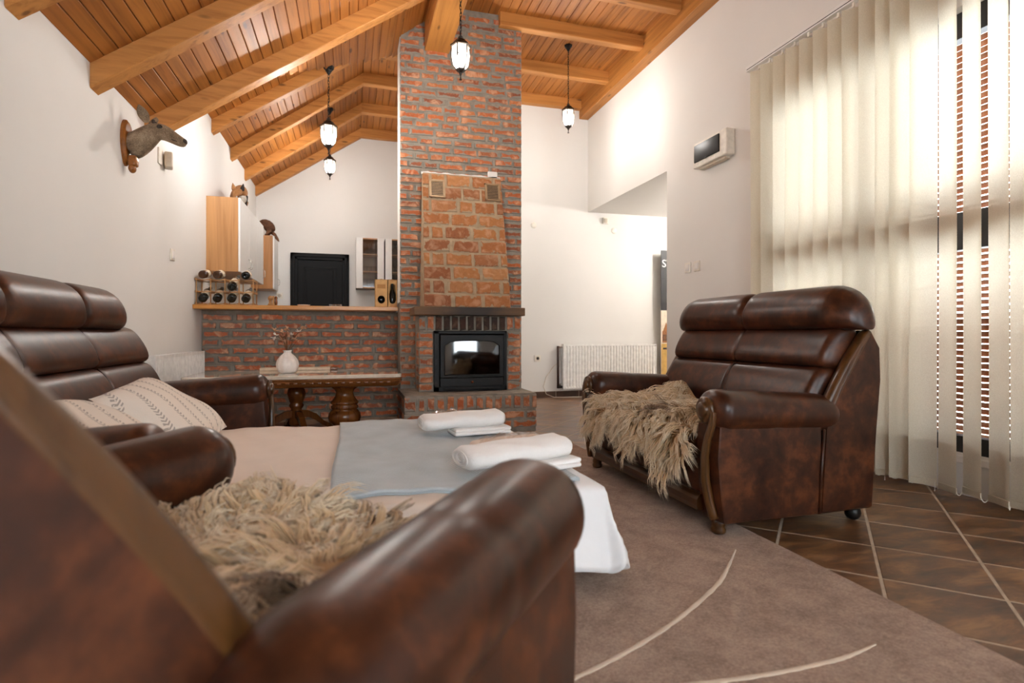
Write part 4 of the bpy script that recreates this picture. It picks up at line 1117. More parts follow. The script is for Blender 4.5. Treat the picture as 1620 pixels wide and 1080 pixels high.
# ================================================================== VERTICAL BLIND
vb = thing('vertical_blind', (3.0, 2.3, .03), 'cream vertical blind with hanging fabric vanes over the right window', 'blind')
hr_ = MB(); hr_.cbox(2.978, 3.022, .85, 3.72, 2.915, 2.955, .004); hr_.build('headrail', 'white_lacquer', vb)
hr_ = MB(); hr_.cbox(2.9775, 2.981, .86, 3.71, 2.925, 2.931, .001); hr_.build('rail_groove', 'black_metal', vb)
for y in (1.2, 2.2, 3.2):
    MB().cbox(3.0, XR - .0005, y, y + .03, 2.95, 2.962, .002).build('bracket', 'white_lacquer', vb)
vy = [3.653, 3.539, 3.411, 3.291, 3.168, 3.047, 2.925, 2.812, 2.69, 2.58, 2.49, 2.373, 2.244, 2.124, 2.002, 1.885, 1.765, 1.645, 1.525, 1.405, 1.285, 1.165, 1.045, .93]
va = [-36, -39, -35, -40, -36, -38, -33, -36, -34, -44, -36, -30, 17, 20, 22, -6, -20, -24, -24, -22, -24, -24, -24, -24]
prev = None
for k, (y, a) in enumerate(zip(vy, va)):
    yc = y - .058; ar = math.radians(a) + random.uniform(-.03, .03); hw_ = .0635
    d = Vector((math.sin(ar), math.cos(ar), 0)); nn = Vector((math.cos(ar), -math.sin(ar), 0)); zb = .03 + random.uniform(-.006, .006); zt = 2.885
    rows = []
    for z in (zb, zb + .004, zb + .05, .8, 1.6, 2.4, zt):
        sw = .004 * math.sin(z * 1.3 + k)
        rows.append([tuple(Vector((3.0 + sw, yc, z)) + d * (q * hw_) + nn * (.008 * (1 - q * q))) for q in (-1, -.5, 0, .5, 1)])
    v_ = MB().loft(rows, False, False).build('vane', 'vane', vb, True)
    # weighted hem pocket
    MB().loft([[tuple(Vector((3.0, yc, z)) + d * (q * hw_ * .98) + nn * o_) for q, o_ in ((-1, -.0025), (1, -.0025), (1, .0035), (-1, .0035))] for z in (zb + .004, zb + .036)]).build('hem_weight', 'vane', v_)
    MB().cbox(2.994, 3.006, yc - .008, yc + .008, zt, 2.916, .002).build('carrier', 'white_plastic', v_)
    e0 = Vector((3.0, yc, zb + .012)) + d * hw_; 
    if prev is not None and y < 2.7:
        pts = []
        for i in range(11):
            t = i / 10; p = prev.lerp(e0, t); p.z -= .018 * (1 - (2 * t - 1) ** 2); pts.append(p)
        ch = MB()
        for p in pts: ch.ell(p, (.0028, .0028, .0028), 6, 4)
        ch.build('bead_chain', 'white_plastic', v_)
    prev = Vector((3.0, yc, zb + .012)) - d * hw_
for yy, L in ((2.53, .07), (2.24, .055)):
    ch = MB()
    for i in range(int(L / .007)): ch.ell((2.985, yy, .04 - i * .007 + .02), (.0026, .0026, .0026), 6, 4)
    ch.build('loose_chain', 'white_plastic', vb)

# ================================================================== LANTERNS
def make_lantern():
    t = thing('pendant_lantern', (0, 0, 0), 'x', 'lamp', 'hanging lanterns')      # origin at the lantern's middle
    cap = MB(); cap.lathe((0, 0, 0), [(.070, .060), (.078, .066), (.076, .076), (.050, .098), (.040, .112), (.026, .120), (.016, .128), (.020, .136), (.010, .146), (.004, .155)], 6)
    cap.build('cap', 'lantern_metal', t, False, True)
    for k in range(6):
        q0, q1 = PI / 3 * k, PI / 3 * (k + 1)
        R = lambda r, q, z: (r * math.cos(q), r * math.sin(q), z)
        MB().tube([R(.069, q0, .062), R(.070, q0, .0), R(.056, q0, -.07), R(.034, q0, -.105)], .0042, 6).build('frame_bar', 'lantern_metal', t, True, True)
        MB().loft([[R(.066, q0, .060), R(.066, q1, .060)], [R(.067, q0, .0), R(.067, q1, .0)], [R(.053, q0, -.07), R(.053, q1, -.07)], [R(.032, q0, -.103), R(.032, q1, -.103)]], False, False).build('pane', 'lantern_glass', t, False, True)
    MB().lathe((0, 0, 0), [(.012, -.175), (.006, -.168), (.004, -.150), (.010, -.135), (.014, -.126), (.030, -.112), (.036, -.102), (.034, -.096)], 6).build('finial', 'lantern_metal', t, False, True)
    MB().lathe((0, 0, 0), [(.013, .055), (.013, .02), (.011, .018)], 8).build('socket', 'white_plastic', t, True, True)
    b = MB().lathe((0, 0, 0), [(.006, -.062), (.022, -.052), (.030, -.030), (.027, -.008), (.016, .012), (.010, .018)], 10).build('bulb', 'bulb', t, True, True)
    return t
def hang(t, top, rose=True, links=True):
    """chain from the lantern's cap up to z=top (world), with a ceiling rose"""
    z0 = .150; L = top - t.location.z; ch = MB(); z = z0; k = 0
    while z < L - .045:
        q = []
        for j in range(13):
            a = 2 * PI * j / 12; off = (.0065 * math.cos(a)); zz = z + .015 + .018 * math.sin(a)
            q.append((off, 0, zz) if k % 2 else (0, off, zz))
        ch.tube(q, .0022, 5); z += .027; k += 1
    ch.build('chain', 'lantern_black', t, True, True)
    # flex winding down through the chain
    pts = [(.007 * math.cos(zz * 60), .007 * math.sin(zz * 60), zz) for zz in np.arange(z0, L - .03, .012)]
    MB().tube(pts, .0022, 5).build('flex', 'lantern_black', t, True, True)
    MB().lathe((0, 0, L), [(.006, -.062), (.014, -.055), (.020, -.040), (.026, -.036), (.030, -.024), (.044, -.012), (.046, .0), (.046, .012)], 8).build('ceiling_rose', 'lantern_black', t, False, True)
lan = make_lantern()
specs = [((.764, 4.05, 2.90), 3.58, 'black chain lantern hanging from the ridge beam in front of the chimney'),
         ((2.29, 5.75, 3.25), ZF, 'black chain lantern hanging on the right of the chimney'),
         ((-.206, 5.22, 2.63), ztop_near(-.206) + .01, 'upper of the two lanterns hanging over the brick bar'),
         ((-.285, 7.6, 3.035), ztop_rear(-.285), 'lower looking lantern hanging deeper in the kitchen above the black door')]
lans = [lan] + [copy_tree(lan, s[0], s[2], 'hanging lanterns') for s in specs[1:]]
lan.location = specs[0][0]; lan['label'] = specs[0][2]
for l_, s in zip(lans, specs): hang(l_, s[1])
# lamp of the side alcove, out of view behind the wall
al = thing('alcove_lamp', (4.65, 5.85, 2.536), 'round white globe lamp under the ceiling of the side alcove', 'lamp')
MB().lathe((4.65, 5.85, 2.536), [(.05, -.018), (.055, -.01), (.055, 0)], 20).build('base', 'white_plastic', al, True)
MB().tube([(4.65, 5.85, 2.52), (4.65, 5.85, 2.46)], .006, 8).build('stem', 'white_plastic', al, True)
MB().ell((4.65, 5.85, 2.405), (.055, .055, .055), 16, 10).build('globe', m_emit('alcove_globe', (1, .95, .90), 230), al, True)
# ================================================================== TABLE BY THE BAR
TT = .525
tb = thing('carved_table', (-.45, 5.1, 0), 'carved dark wood table with glazed top in front of the brick bar', 'table')
def rrect(x0, x1, y0, y1, r, n=5):
    pts = []
    for cx, cy, a in ((x1 - r, y1 - r, 0), (x0 + r, y1 - r, 1), (x0 + r, y0 + r, 2), (x1 - r, y0 + r, 3)):
        for i in range(n + 1):
            q = PI / 2 * (a + i / n); pts.append((cx + r * math.cos(q), cy + r * math.sin(q)))
    return pts
TX0, TX1, TY0, TY1 = -1.255, .395, 4.70, 5.52
def slab(x0, x1, y0, y1, r, z0, z1, c=.005):
    mb = MB(); mb.loft([[(p[0], p[1], z) for p in rrect(x0 + e, x1 - e, y0 + e, y1 - e, r)] for z, e in ((z0, c), (z0 + c, 0), (z1 - c, 0), (z1, c))]); return mb
slab(TX0, TX1, TY0, TY1, .07, TT - .032, TT).build('glass_top', 'table_top', tb, False)
slab(TX0 - .006, TX1 + .006, TY0 - .006, TY1 + .006, .075, TT - .046, TT - .0325).build('top_edge', 'walnut_x', tb)
ap = MB(); ap.loft([[(p[0], p[1], z) for p in rrect(TX0 + e, TX1 - e, TY0 + e, TY1 - e, .07)] for z, e in ((TT - .102, .035), (TT - .096, .015), (TT - .08, .004), (TT - .055, -.004), (TT - .0465, .0))])
ap.build('apron', 'walnut_x', tb, False)
for i in range(26):
    x = TX0 + .10 + i * .06
    if x < TX1 - .06: MB().rbox((x, TY0 - .003, TT - .066), (.034, .012, .020), .005, 2, 2).build('carving', 'walnut_x', tb, True)
legp = [(.085, 0), (.10, .012), (.10, .04), (.075, .05), (.070, .065), (.092, .085), (.125, .115), (.135, .15), (.130, .185), (.112, .21), (.098, .222), (.112, .232), (.112, .248), (.098, .258), (.112, .268), (.115, .282), (.098, .30), (.078, .33), (.07, .36), (.082, .385), (.108, .405), (.11, .425)]
for x in (-.066, -1.05):
    MB().lathe((x, 4.93, 0), legp, 24).build('turned_leg', 'walnut', tb, True)
MB().lathe((-.475, 5.22, 0), [(.055, .06), (.06, .08), (.048, .16), (.044, .20), (.06, .22), (.062, .235), (.05, .25), (.058, .262), (.07, .30), (.078, .335), (.07, .37), (.05, .40), (.055, .425)], 20).build('column', 'walnut', tb, True)
for a in (20, 110, 200, 290):
    q = math.radians(a); c_, s_ = math.cos(q), math.sin(q); pth = [(.03, .16), (.10, .15), (.17, .115), (.23, .06), (.29, .028), (.33, .024)]; rings = []
    for r_, z in pth:
        w_, h_ = .024, .030 if r_ < .2 else .022
        rings.append([(-.475 + r_ * c_ - s_ * w_ * a_, 5.22 + r_ * s_ + c_ * w_ * a_, max(.001, z + h_ * b_)) for a_, b_ in ((-1, -1), (1, -1), (1, 1), (-1, 1))])
    MB().loft(rings).build('splayed_foot', 'walnut', tb, False)
# pale board lying at the back of the table
bd = MB(); bd.cbox(-.80, -.20, 5.40, 5.50, TT + .0005, TT + .026, .004)
bo = bd.build('pale_board', plain('pale_board', srgb(214, 196, 172), .5), None, loc=(-.5, 5.45, TT)); tag(bo, 'narrow pale board lying along the back edge of the carved table', 'board')
MB().cbox(-.199, -.135, 5.40, 5.50, TT + .001, TT + .024, .004).build('dark_end', 'walnut', bo)
# vase with dried flowers
va_ = thing('flower_vase', (-.53, 5.05, TT), 'white ribbed ceramic vase with dried flowers on the carved table', 'vase')
VX, VY = -.53, 5.05
MB().lathe((VX, VY, TT), [(.045, 0), (.068, .008), (.084, .045), (.088, .075), (.080, .11), (.056, .145), (.032, .165), (.028, .178), (.036, .192), (.032, .19), (.024, .176)], 40, 'z', 10, .045).build('vase_body', 'ceramic', va_, True)
rr = random.Random(3)
for k in range(16):
    a = rr.uniform(0, 6.28); s_ = rr.uniform(.03, .13); h = rr.uniform(.09, .22); b0 = Vector((VX, VY, TT + .17)); b1 = Vector((VX + s_ * math.cos(a) * 1.1 + .015, VY + s_ * math.sin(a) * .6, TT + .185 + h))
    md = (b0 + b1) / 2 + Vector((rr.uniform(-.02, .02), 0, .03))
    MB().tube([b0, md, b1], .0016, 5).build('stem', 'dried', va_, True)
    pt_ = MB(); n = rr.choice([3, 4, 5, 6])
    for i in range(n):
        d = Vector((rr.uniform(-1, 1), rr.uniform(-1, 1), rr.uniform(-.6, 1))).normalized(); R = d.to_track_quat('Z', 'Y').to_matrix(); c = b1 + d * .014
        pt_.ell(c, (.009, .0035, .016), 7, 5, R)
    pt_.build('blossom', 'petal_white' if k % 5 == 0 else 'petal', va_, True)
    if k % 2 == 0:
        pt_ = MB()
        for i in range(3):
            d = Vector((rr.uniform(-1, 1), rr.uniform(-1, 1), rr.uniform(-.2, 1))).normalized(); R = d.to_track_quat('Z', 'Y').to_matrix(); c = md + d * .018
            pt_.ell(c, (.007, .0025, .018), 6, 4, R)
        pt_.build('dry_leaf', 'dried', va_, True)

# ================================================================== RADIATORS
def radiator(label, loc, rz, L, Hh, pitch, pipe):
    t = thing('radiator', loc, label, 'radiator', 'white panel radiators', rz)
    # ribbed front panel, local x along, -y to the room
    n = int(L / pitch); prof = []
    for i in range(n):
        x = i * pitch + (L - n * pitch) / 2; a = pitch
        prof += [(x, 0), (x + a * .52, 0), (x + a * .62, .011), (x + a * .90, .011)]
    prof += [(L, 0)]; prof = [(0, 0)] + prof if prof[0][0] > 0 else prof
    rows = []
    for z, e in ((.0, .0), (.02, 0), (.035, 1), (Hh - .035, 1), (Hh - .02, 0), (Hh, 0)):
        rows.append([(p[0], p[1] * e, z) for p in prof])
    MB().loft(rows, False, False).build('front_panel', 'rad', t, False, True)
    MB().box(0, L, .062, .075, 0, Hh).build('rear_panel', 'rad', t, False, True)
    MB().cbox(-.003, 0.002, .0, .075, .0, Hh, .001).build('end_cap', 'rad', t, False, True); MB().cbox(L - .002, L + .003, 0, .075, 0, Hh, .001).build('end_cap', 'rad', t, False, True)
    g = MB()
    for i in range(n + 1): g.box(i * pitch, i * pitch + pitch * .5, .004, .07, Hh - .004, Hh + .003)
    g.box(0, L, -.001, .006, Hh - .004, Hh + .004); g.box(0, L, .066, .075, Hh - .004, Hh + .004)
    g.build('top_grille', 'rad', t, False, True)
    for z in (.06, Hh - .06):
        MB().box(.12, .16, .07, .099, z - .02, z + .02).build('bracket', 'rad', t, False, True); MB().box(L - .16, L - .12, .07, .099, z - .02, z + .02).build('bracket', 'rad', t, False, True)
    if pipe:
        MB().tube([(-.062, .045, .012), (-.062, .045, Hh - .02)], .016, 10).build('riser_pipe', plain('brown_pipe', srgb(60, 38, 28), .5), t, True, True)
        MB().tube([(-.062, .045, Hh - .035), (-.002, .045, Hh - .035)], .012, 8).build('valve', 'chrome', t, True, True)
        MB().tube([(-.075, .045, .03), (-.002, .045, .03)], .018, 8).build('valve', 'black_plastic', t, True, True)
        MB().lathe((-.03, .045, .03), [(.012, .018), (.014, .03), (.01, .045)], 10).build('valve_cap', 'chrome', t, True, True)
    return t
radiator('white ribbed panel radiator on the back wall to the right of the fireplace', (2.72, YB - .10, .115), 0, 1.40, .60, .043, True)
radiator('white ribbed panel radiator on the left wall beside the brick bar', (XL + .10, 4.30, .10), PI / 2, 1.30, .60, .030, False)

# ================================================================== KITCHEN
def cabinet(label, y0, y1, doors, z0=1.476, z1=2.214):
    t = thing('wall_cabinet', (XL, y0, z0), label, 'cabinet', 'oak wall cabinets')
    xf = -1.098; mb = MB(); mb.cbox(XL + .001, xf, y0, y1, z0, z1, .002); mb.build('carcass', 'oak', t)
    for k, (a, b) in enumerate(doors):
        d = MB().cbox(xf + .001, xf + .019, a + .002, b - .002, z0 + .002, z1 - .002, .002).build('door', 'white_lacquer', t)
        hy = b - .05 if k % 2 == 0 else a + .05
        MB().tube([(xf + .019, hy, z0 + .08), (xf + .042, hy, z0 + .09), (xf + .046, hy, z0 + .13), (xf + .042, hy, z0 + .17), (xf + .019, hy, z0 + .18)], .004, 6).build('handle', 'chrome', d, True)
    return t
cabinet('oak sided wall cabinet with three tall white doors above the wine rack', 6.09, 7.60, ((6.09, 6.60), (6.60, 7.11), (7.11, 7.60)))
cabinet('smaller oak wall cabinet with white door in the far kitchen corner', 8.59, 9.045, ((8.59, 9.04),), 1.50, 2.262)
# black door on the kitchen wall
dr = struct('door_1', MB().box(-.80, -.16, YK - .028, YK - .001, .0, 1.98), 'dark_door')
fr = MB(); fr.cbox(-.905, -.80, YK - .05, YK - .001, 0, 2.09, .008); fr.cbox(-.16, -.055, YK - .05, YK - .001, 0, 2.09, .008); fr.cbox(-.905, -.055, YK - .05, YK - .001, 1.985, 2.09, .008)
fr.build('door_frame', 'dark_door', dr)
fr = MB(); fr.cbox(-.88, -.84, YK - .065, YK - .045, 0, 2.07, .006); fr.cbox(-.12, -.08, YK - .065, YK - .045, 0, 2.07, .006); fr.cbox(-.88, -.08, YK - .065, YK - .045, 2.03, 2.07, .006); fr.build('frame_moulding', 'dark_door', dr)
for (a, b) in ((1.1, 1.88), (.15, .95)):
    p = MB(); p.cbox(-.72, -.24, YK - .036, YK - .026, a, a + .03, .004); p.cbox(-.72, -.24, YK - .036, YK - .026, b - .03, b, .004); p.cbox(-.72, -.69, YK - .036, YK - .026, a, b, .004); p.cbox(-.27, -.24, YK - .036, YK - .026, a, b, .004)
    p.build('panel_moulding', 'dark_door', dr); MB().cbox(-.67, -.29, YK - .034, YK - .027, a + .05, b - .05, .004).build('panel', 'dark_door', dr)
# glazed cabinets
def glass_cab(label, x0, x1):
    z0, z1, yf = 1.55, 2.315, YK - .30
    t = thing('glazed_cabinet', (x0, YK - .15, z0), label, 'cabinet', 'glazed wall cabinets')
    mb = MB(); mb.cbox(x0, x0 + .016, yf, YK - .001, z0, z1, .002); mb.cbox(x1 - .016, x1, yf, YK - .001, z0, z1, .002); mb.cbox(x0, x1, yf, YK - .001, z0, z0 + .016, .002); mb.cbox(x0, x1, yf, YK - .001, z1 - .016, z1, .002); mb.box(x0, x1, YK - .01, YK - .001, z0, z1)
    mb.build('carcass', plain('walnut_carcass', srgb(96, 72, 56), .6), t)
    d = MB(); wd = (x1 - x0); d.cbox(x0 + .002, x0 + .10, yf - .018, yf - .001, z0 + .002, z1 - .002, .002); d.cbox(x1 - .10, x1 - .002, yf - .018, yf - .001, z0 + .002, z1 - .002, .002)
    dd = d.build('door', 'white_lacquer', t)
    d = MB(); d.cbox(x0 + .10, x1 - .10, yf - .016, yf - .001, z0 + .002, z0 + .02, .001); d.cbox(x0 + .10, x1 - .10, yf - .016, yf - .001, z1 - .02, z1 - .002, .001); d.build('door_rail', 'oak', dd)
    MB().box(x0 + .10, x1 - .10, yf - .010, yf - .006, z0 + .02, z1 - .02).build('pane', 'cup_glass', dd)
    for z in (z0 + .25, z0 + .515): MB().cbox(x0 + .016, x1 - .016, yf + .02, YK - .01, z, z + .016, .001).build('shelf', 'oak', t)
    return t
glass_cab('white glazed wall cabinet with glassware next to the black door', .046, .462)
glass_cab('white glazed wall cabinet half hidden by the chimney', .478, .885)
def glass_cup(x, y, z, kind, label, group):
    if kind == 0: prof = [(.028, 0), (.030, .004), (.005, .01), (.004, .07), (.02, .085), (.034, .12), (.036, .15), (.030, .18), (.028, .18), (.033, .15), (.031, .122), (.017, .09)]
    elif kind == 1: prof = [(.028, 0), (.033, .01), (.035, .08), (.033, .08), (.031, .012), (.02, .008)]
    else: prof = [(.026, 0), (.029, .01), (.033, .14), (.031, .14), (.027, .012), (.02, .008)]
    o = MB().lathe((x, y, z), prof, 12).build('drinking_glass', 'cup_glass', None, True, loc=(x, y, z)); tag(o, label, 'glass', group)
for cab, xa, n in (('next to the black door', .18, 3), ('half hidden by the chimney', .60, 2)):
    for k in range(n):
        pos = (['left', 'middle', 'right'] if n == 3 else ['left', 'right'])[k]
        glass_cup(xa + .065 * k, YK - .22, 1.55 + .531, 0, '%s stemmed glass on the top shelf of the glazed cabinet %s' % (pos, cab), 'wine glasses ' + cab)
        glass_cup(xa + .065 * k, YK - .20, 1.55 + .266, 1, '%s low tumbler on the middle shelf of the glazed cabinet %s' % (pos, cab), 'tumblers ' + cab)
        glass_cup(xa + .065 * k, YK - .20, 1.55 + .0165, 2, '%s tall glass on the bottom shelf of the glazed cabinet %s' % (pos, cab), 'tall glasses ' + cab)
# wine rack on the counter: uprights, crosspieces and blocks
rk = thing('wine_rack', (-1.13, 5.78, CTZ), 'wooden wine rack of dowels on the left end of the counter', 'rack')
RX = [-1.372, -1.253, -1.134, -1.015, -.896]; RZ = [CTZ + .012, CTZ + .122, CTZ + .232]
for x in RX:
    for yy in (5.68, 5.88):
        MB().tube([(x, yy, CTZ + .001), (x, yy, CTZ + .245)], .0055, 6).build('upright', 'rackwood', rk, True)
    for z in RZ:
        MB().cbox(x - .009, x + .009, 5.665, 5.895, z - .009, z + .009, .002).build('side_bar', 'rackwood', rk)
for z in RZ:
    for yy in (5.675, 5.885):
        for a, b in zip(RX, RX[1:]): MB().tube([(a, yy, z + (.002 if yy < 5.8 else .0)), ((a + b) / 2, yy, z - .006), (b, yy, z + .002)], .0055, 6).build('crosspiece', 'rackwood', rk, True)
def bottle(x, z, mat, label, tilt=0.0, lab=True):
    t = thing('wine_bottle', (x, 5.645, z), label, 'bottle', 'wine bottles in the rack'); t.rotation_euler = (tilt, 0, random.uniform(-.06, .06))
    MB().lathe((0, 0, 0), [(.015, .006), (.034, 0), (.037, .006), (.037, .18), (.034, .20), (.018, .235), (.0145, .25), (.0145, .29), (.016, .292), (.016, .302), (.013, .305)], 16, 'y').build('glass', mat, t, True, True)
    if lab:
        MB().lathe((0, 0, 0), [(.0372, .06), (.0376, .062), (.0376, .15), (.0372, .152)], 16, 'y').build('paper_label', 'label', t, True, True)
    MB().lathe((0, 0, 0), [(.0150, .252), (.0166, .254), (.0166, .306), (.012, .308)], 12, 'y').build('capsule', 'black_plastic' if mat == 'bottle' else 'kraft_dark', t, True, True)
cols = [(a + b) / 2 for a, b in zip(RX, RX[1:])]
names = ['first', 'second', 'third', 'fourth']
for k, x in enumerate(cols): bottle(x, CTZ + .053, 'bottle', 'dark wine bottle in the bottom row of the rack, %s from the left' % names[k], .40)
bottle(cols[2], CTZ + .163, 'bottle', 'dark wine bottle alone in the middle row of the rack', .42)
for k in (0, 1, 3): bottle(cols[k], CTZ + .273, 'bottle_brown' if k < 2 else 'bottle', ['brown bottle lying on the rack top, nearest the left wall', 'brown bottle lying on the rack top, second from the left wall', '', 'black bottle lying on the rack top at the kitchen side'][k], .16)
# small wooden figure and dishes on the counter
ml = thing('wooden_nutcracker', (-.748, 5.82, CTZ), 'small carved wooden stand ornament on the counter beside the wine rack', 'ornament')
MB().cbox(-.79, -.70, 5.78, 5.86, CTZ + .0005, CTZ + .012, .003).build('base', 'rackwood', ml)
MB().lathe((-.765, 5.82, CTZ + .012), [(.020, 0), (.022, .01), (.014, .02), (.014, .045), (.022, .055), (.024, .07), (.016, .082), (.010, .09)], 12).build('body', 'rackwood', ml, True)
MB().cbox(-.745, -.728, 5.80, 5.84, CTZ + .012, CTZ + .10, .003).build('post', 'rackwood', ml)
MB().lathe((-.714, 5.82, CTZ + .012), [(.012, 0), (.014, .03), (.010, .05), (.014, .07), (.008, .085)], 10).build('handle', 'walnut', ml, True)
def dish(x, r, h, mat, label):
    o = MB().lathe((x, 5.80, CTZ + .0005), [(r * .5, 0), (r * .6, .002), (r * .95, h * .8), (r, h), (r * .93, h * .95), (r * .55, .006)], 24).build('small_dish', mat, None, True, loc=(x, 5.80, CTZ)); tag(o, label, 'dish')
dish(-.46, .062, .018, 'ceramic', 'low white dish on the counter in front of the black door, nearer the wine rack')
o = MB().lathe((-.165, 5.80, CTZ + .0005), [(.05, 0), (.056, .004), (.058, .026), (.054, .026), (.05, .006)], 20, 'z', 10, .04).build('glass_ashtray', 'cup_glass', None, True, loc=(-.165, 5.8, CTZ)); tag(o, 'round ribbed glass dish on the counter nearer the kraft boxes', 'dish')
# kraft gift boxes with cut-outs
def gift_box(x0, x1, shape, label):
    y0, y1, z0, z1 = 5.68, 5.77, CTZ + .0008, CTZ + .276
    t = thing('gift_box', ((x0 + x1) / 2, 5.725, z0), label, 'box', 'kraft gift boxes')
    mb = MB(); mb.box(x0, x0 + .004, y0, y1, z0, z1); mb.box(x1 - .004, x1, y0, y1, z0, z1); mb.box(x0, x1, y1 - .004, y1, z0, z1); mb.box(x0, x1, y0, y1, z0, z0 + .004); mb.box(x0, x1, y0, y1, z1 - .004, z1)
    mb.build('carton', 'kraft', t)
    cx = (x0 + x1) / 2; n = 32
    if shape == 0: hole = [(cx + .036 * math.cos(2 * PI * i / n) * (1 + .05 * math.sin(2 * PI * i / n)), z0 + .075 + .040 * math.sin(2 * PI * i / n)) for i in range(n)]
    else: hole = [(cx + .034 * (abs(math.cos(2 * PI * i / n)) ** .7) * math.copysign(1, math.cos(2 * PI * i / n)), z0 + .135 + .10 * (abs(math.sin(2 * PI * i / n)) ** .6) * math.copysign(1, math.sin(2 * PI * i / n))) for i in range(n)]
    def edge_pt(p):
        a = math.atan2((p[1] - (z0 + z1) / 2) / (z1 - z0), (p[0] - cx) / (x1 - x0)); c_, s_ = math.cos(a), math.sin(a); k = .5 / max(abs(c_), abs(s_)); return (cx + c_ * k * (x1 - x0), (z0 + z1) / 2 + s_ * k * (z1 - z0))
    hc = (cx, sum(p[1] for p in hole) / n)
    outer = []
    for i in range(n):
        a = 2 * PI * i / n; c_, s_ = math.cos(a), math.sin(a); best = 9
        for lim, comp, base in ((x1, c_, cx), (x0, c_, cx), (z1, s_, hc[1]), (z0, s_, hc[1])):
            if abs(comp) > 1e-6:
                k = (lim - base) / comp
                if k > 0: best = min(best, k)
        outer.append((cx + c_ * best, hc[1] + s_ * best))
    vs = [(p[0], y0, p[1]) for p in outer] + [(p[0], y0, p[1]) for p in hole] + [(p[0], y0 + .003, p[1]) for p in hole]
    for q in ((x0, z0), (x1, z0), (x1, z1), (x0, z1)): vs.append((q[0], y0, q[1]))
    fs = [(i, (i + 1) % n, n + (i + 1) % n, n + i) for i in range(n)] + [(n + i, n + (i + 1) % n, 2 * n + (i + 1) % n, 2 * n + i) for i in range(n)]
    for ci, q in enumerate(((x0, z0), (x1, z0), (x1, z1), (x0, z1))):
        # corner triangles between neighbouring edge points on two different sides
        for i in range(n):
            a_, b_ = outer[i], outer[(i + 1) % n]
            onx = lambda p: abs(p[0] - q[0]) < 1e-6; onz = lambda p: abs(p[1] - q[1]) < 1e-6
            if (onx(a_) and onz(b_)) or (onz(a_) and onx(b_)): fs.append((i, (i + 1) % n, 3 * n + ci))
    MB().add(vs, fs).build('front_panel', 'kraft', t)
    if shape == 0:
        MB().box(cx - .04, cx + .04, y0 - .0006, y0 + .0002, z0 + .185, z0 + .225).build('printed_patch', 'kraft_dark', t)
        MB().ell((cx, 5.735, z0 + .075), (.04, .03, .045), 12, 8).build('content', 'bottle', t, True)
    else:
        MB().lathe((cx, 5.73, z0 + .01), [(.03, 0), (.034, .01), (.034, .12), (.014, .17), (.012, .22), (.014, .235)], 14).build('content', 'bottle', t, True)
    MB().tube([(cx - .02, y0 + .02, z1 - .003), (cx, y0 + .015, z1 + .004), (cx + .02, y0 + .02, z1 - .003)], .0025, 5).build('cord', 'rackwood', t, True)
gift_box(.212, .335, 0, 'kraft gift box with small round cut-out, on the counter beside the taller-windowed box')
gift_box(.337, .428, 1, 'kraft gift box with long rounded window, on the counter against the chimney')

# ================================================================== WALL FITTINGS
def plate(name, label, cat, x0, x1, y0, y1, z0, z1, extra, group=None):
    loc = ((x0 + x1) / 2, (y0 + y1) / 2, z0); t = thing(name, loc, label, cat, group)
    MB().rbox(((x0 + x1) / 2, (y0 + y1) / 2, (z0 + z1) / 2), (x1 - x0, y1 - y0, z1 - z0), .004, 2, 2).build('housing', 'white_plastic', t, True); extra(t); return t
plate('light_switch', 'single white light switch on the left wall above the sofa', 'switch', XL, XL + .012, 4.96, 5.06, 1.44, 1.53, lambda t: MB().rbox((XL + .013, 5.01, 1.485), (.008, .06, .06), .003, 2, 1).build('rocker', 'white_lacquer', t, True))
for a, lb in ((4.662, 'white light switch on the right wall, the one nearer the alcove opening'), (4.515, 'white light switch on the right wall, the one nearer the blinds')):
    plate('light_switch', lb, 'switch', XR - .012, XR, a, a + .09, 1.445, 1.542, lambda t, a=a: MB().rbox((XR - .013, a + .045, 1.493), (.008, .058, .06), .003, 2, 1).build('rocker', 'white_lacquer', t, True), 'light switches on the right wall')
ab = thing('alarm_box', (XL + .03, 4.78, 2.11), 'small beige alarm box high on the left wall near the deer head', 'alarm')
MB().rbox((XL + .006, 4.72, 2.175), (.012, .10, .12), .004, 2, 2).build('backplate', 'white_plastic', ab, True)
MB().rbox((XL + .038, 4.80, 2.172), (.055, .11, .115), .012, 3, 2, (0, 0, 0), Matrix.Rotation(.25, 3, 'Z')).build('housing', 'beige_plastic', ab, True)
fb = thing('fuse_box', (XR - .04, 4.26, 2.36), 'white fuse box with a dark smoked lid on the right wall', 'fuse box')
FY0, FY1, FZ0, FZ1 = 4.02, 4.50, 2.375, 2.60
mb = MB(); mb.rbox((XR - .045, (FY0 + FY1) / 2, (FZ0 + FZ1) / 2), (.09, FY1 - FY0, FZ1 - FZ0), .012, 3, 3); mb.build('housing', 'white_plastic', fb, True)
MB().rbox((XR - .094, (FY0 + FY1) / 2 + .03, (FZ0 + FZ1) / 2 + .012), (.016, FY1 - FY0 - .12, FZ1 - FZ0 - .07), .006, 2, 2).build('lid', 'black_plastic', fb, True)
MB().rbox((XR - .103, (FY0 + FY1) / 2 + .03, FZ0 + .046), (.008, .03, .012), .003, 2, 1).build('latch', 'black_plastic', fb, True)
MB().box(XR - .06, XR - .01, FY0 + .06, FY1 - .06, FZ0 - .018, FZ0 - .0005).build('cable_entry', 'beige_plastic', fb)
plate('motion_sensor', 'small beige motion sensor high on the back wall right of the chimney', 'sensor', 3.33, 3.42, YB - .035, YB, 2.385, 2.47, lambda t: MB().rbox((3.365, YB - .04, 2.425), (.05, .02, .06), .008, 2, 2).build('lens', 'beige_plastic', t, True))
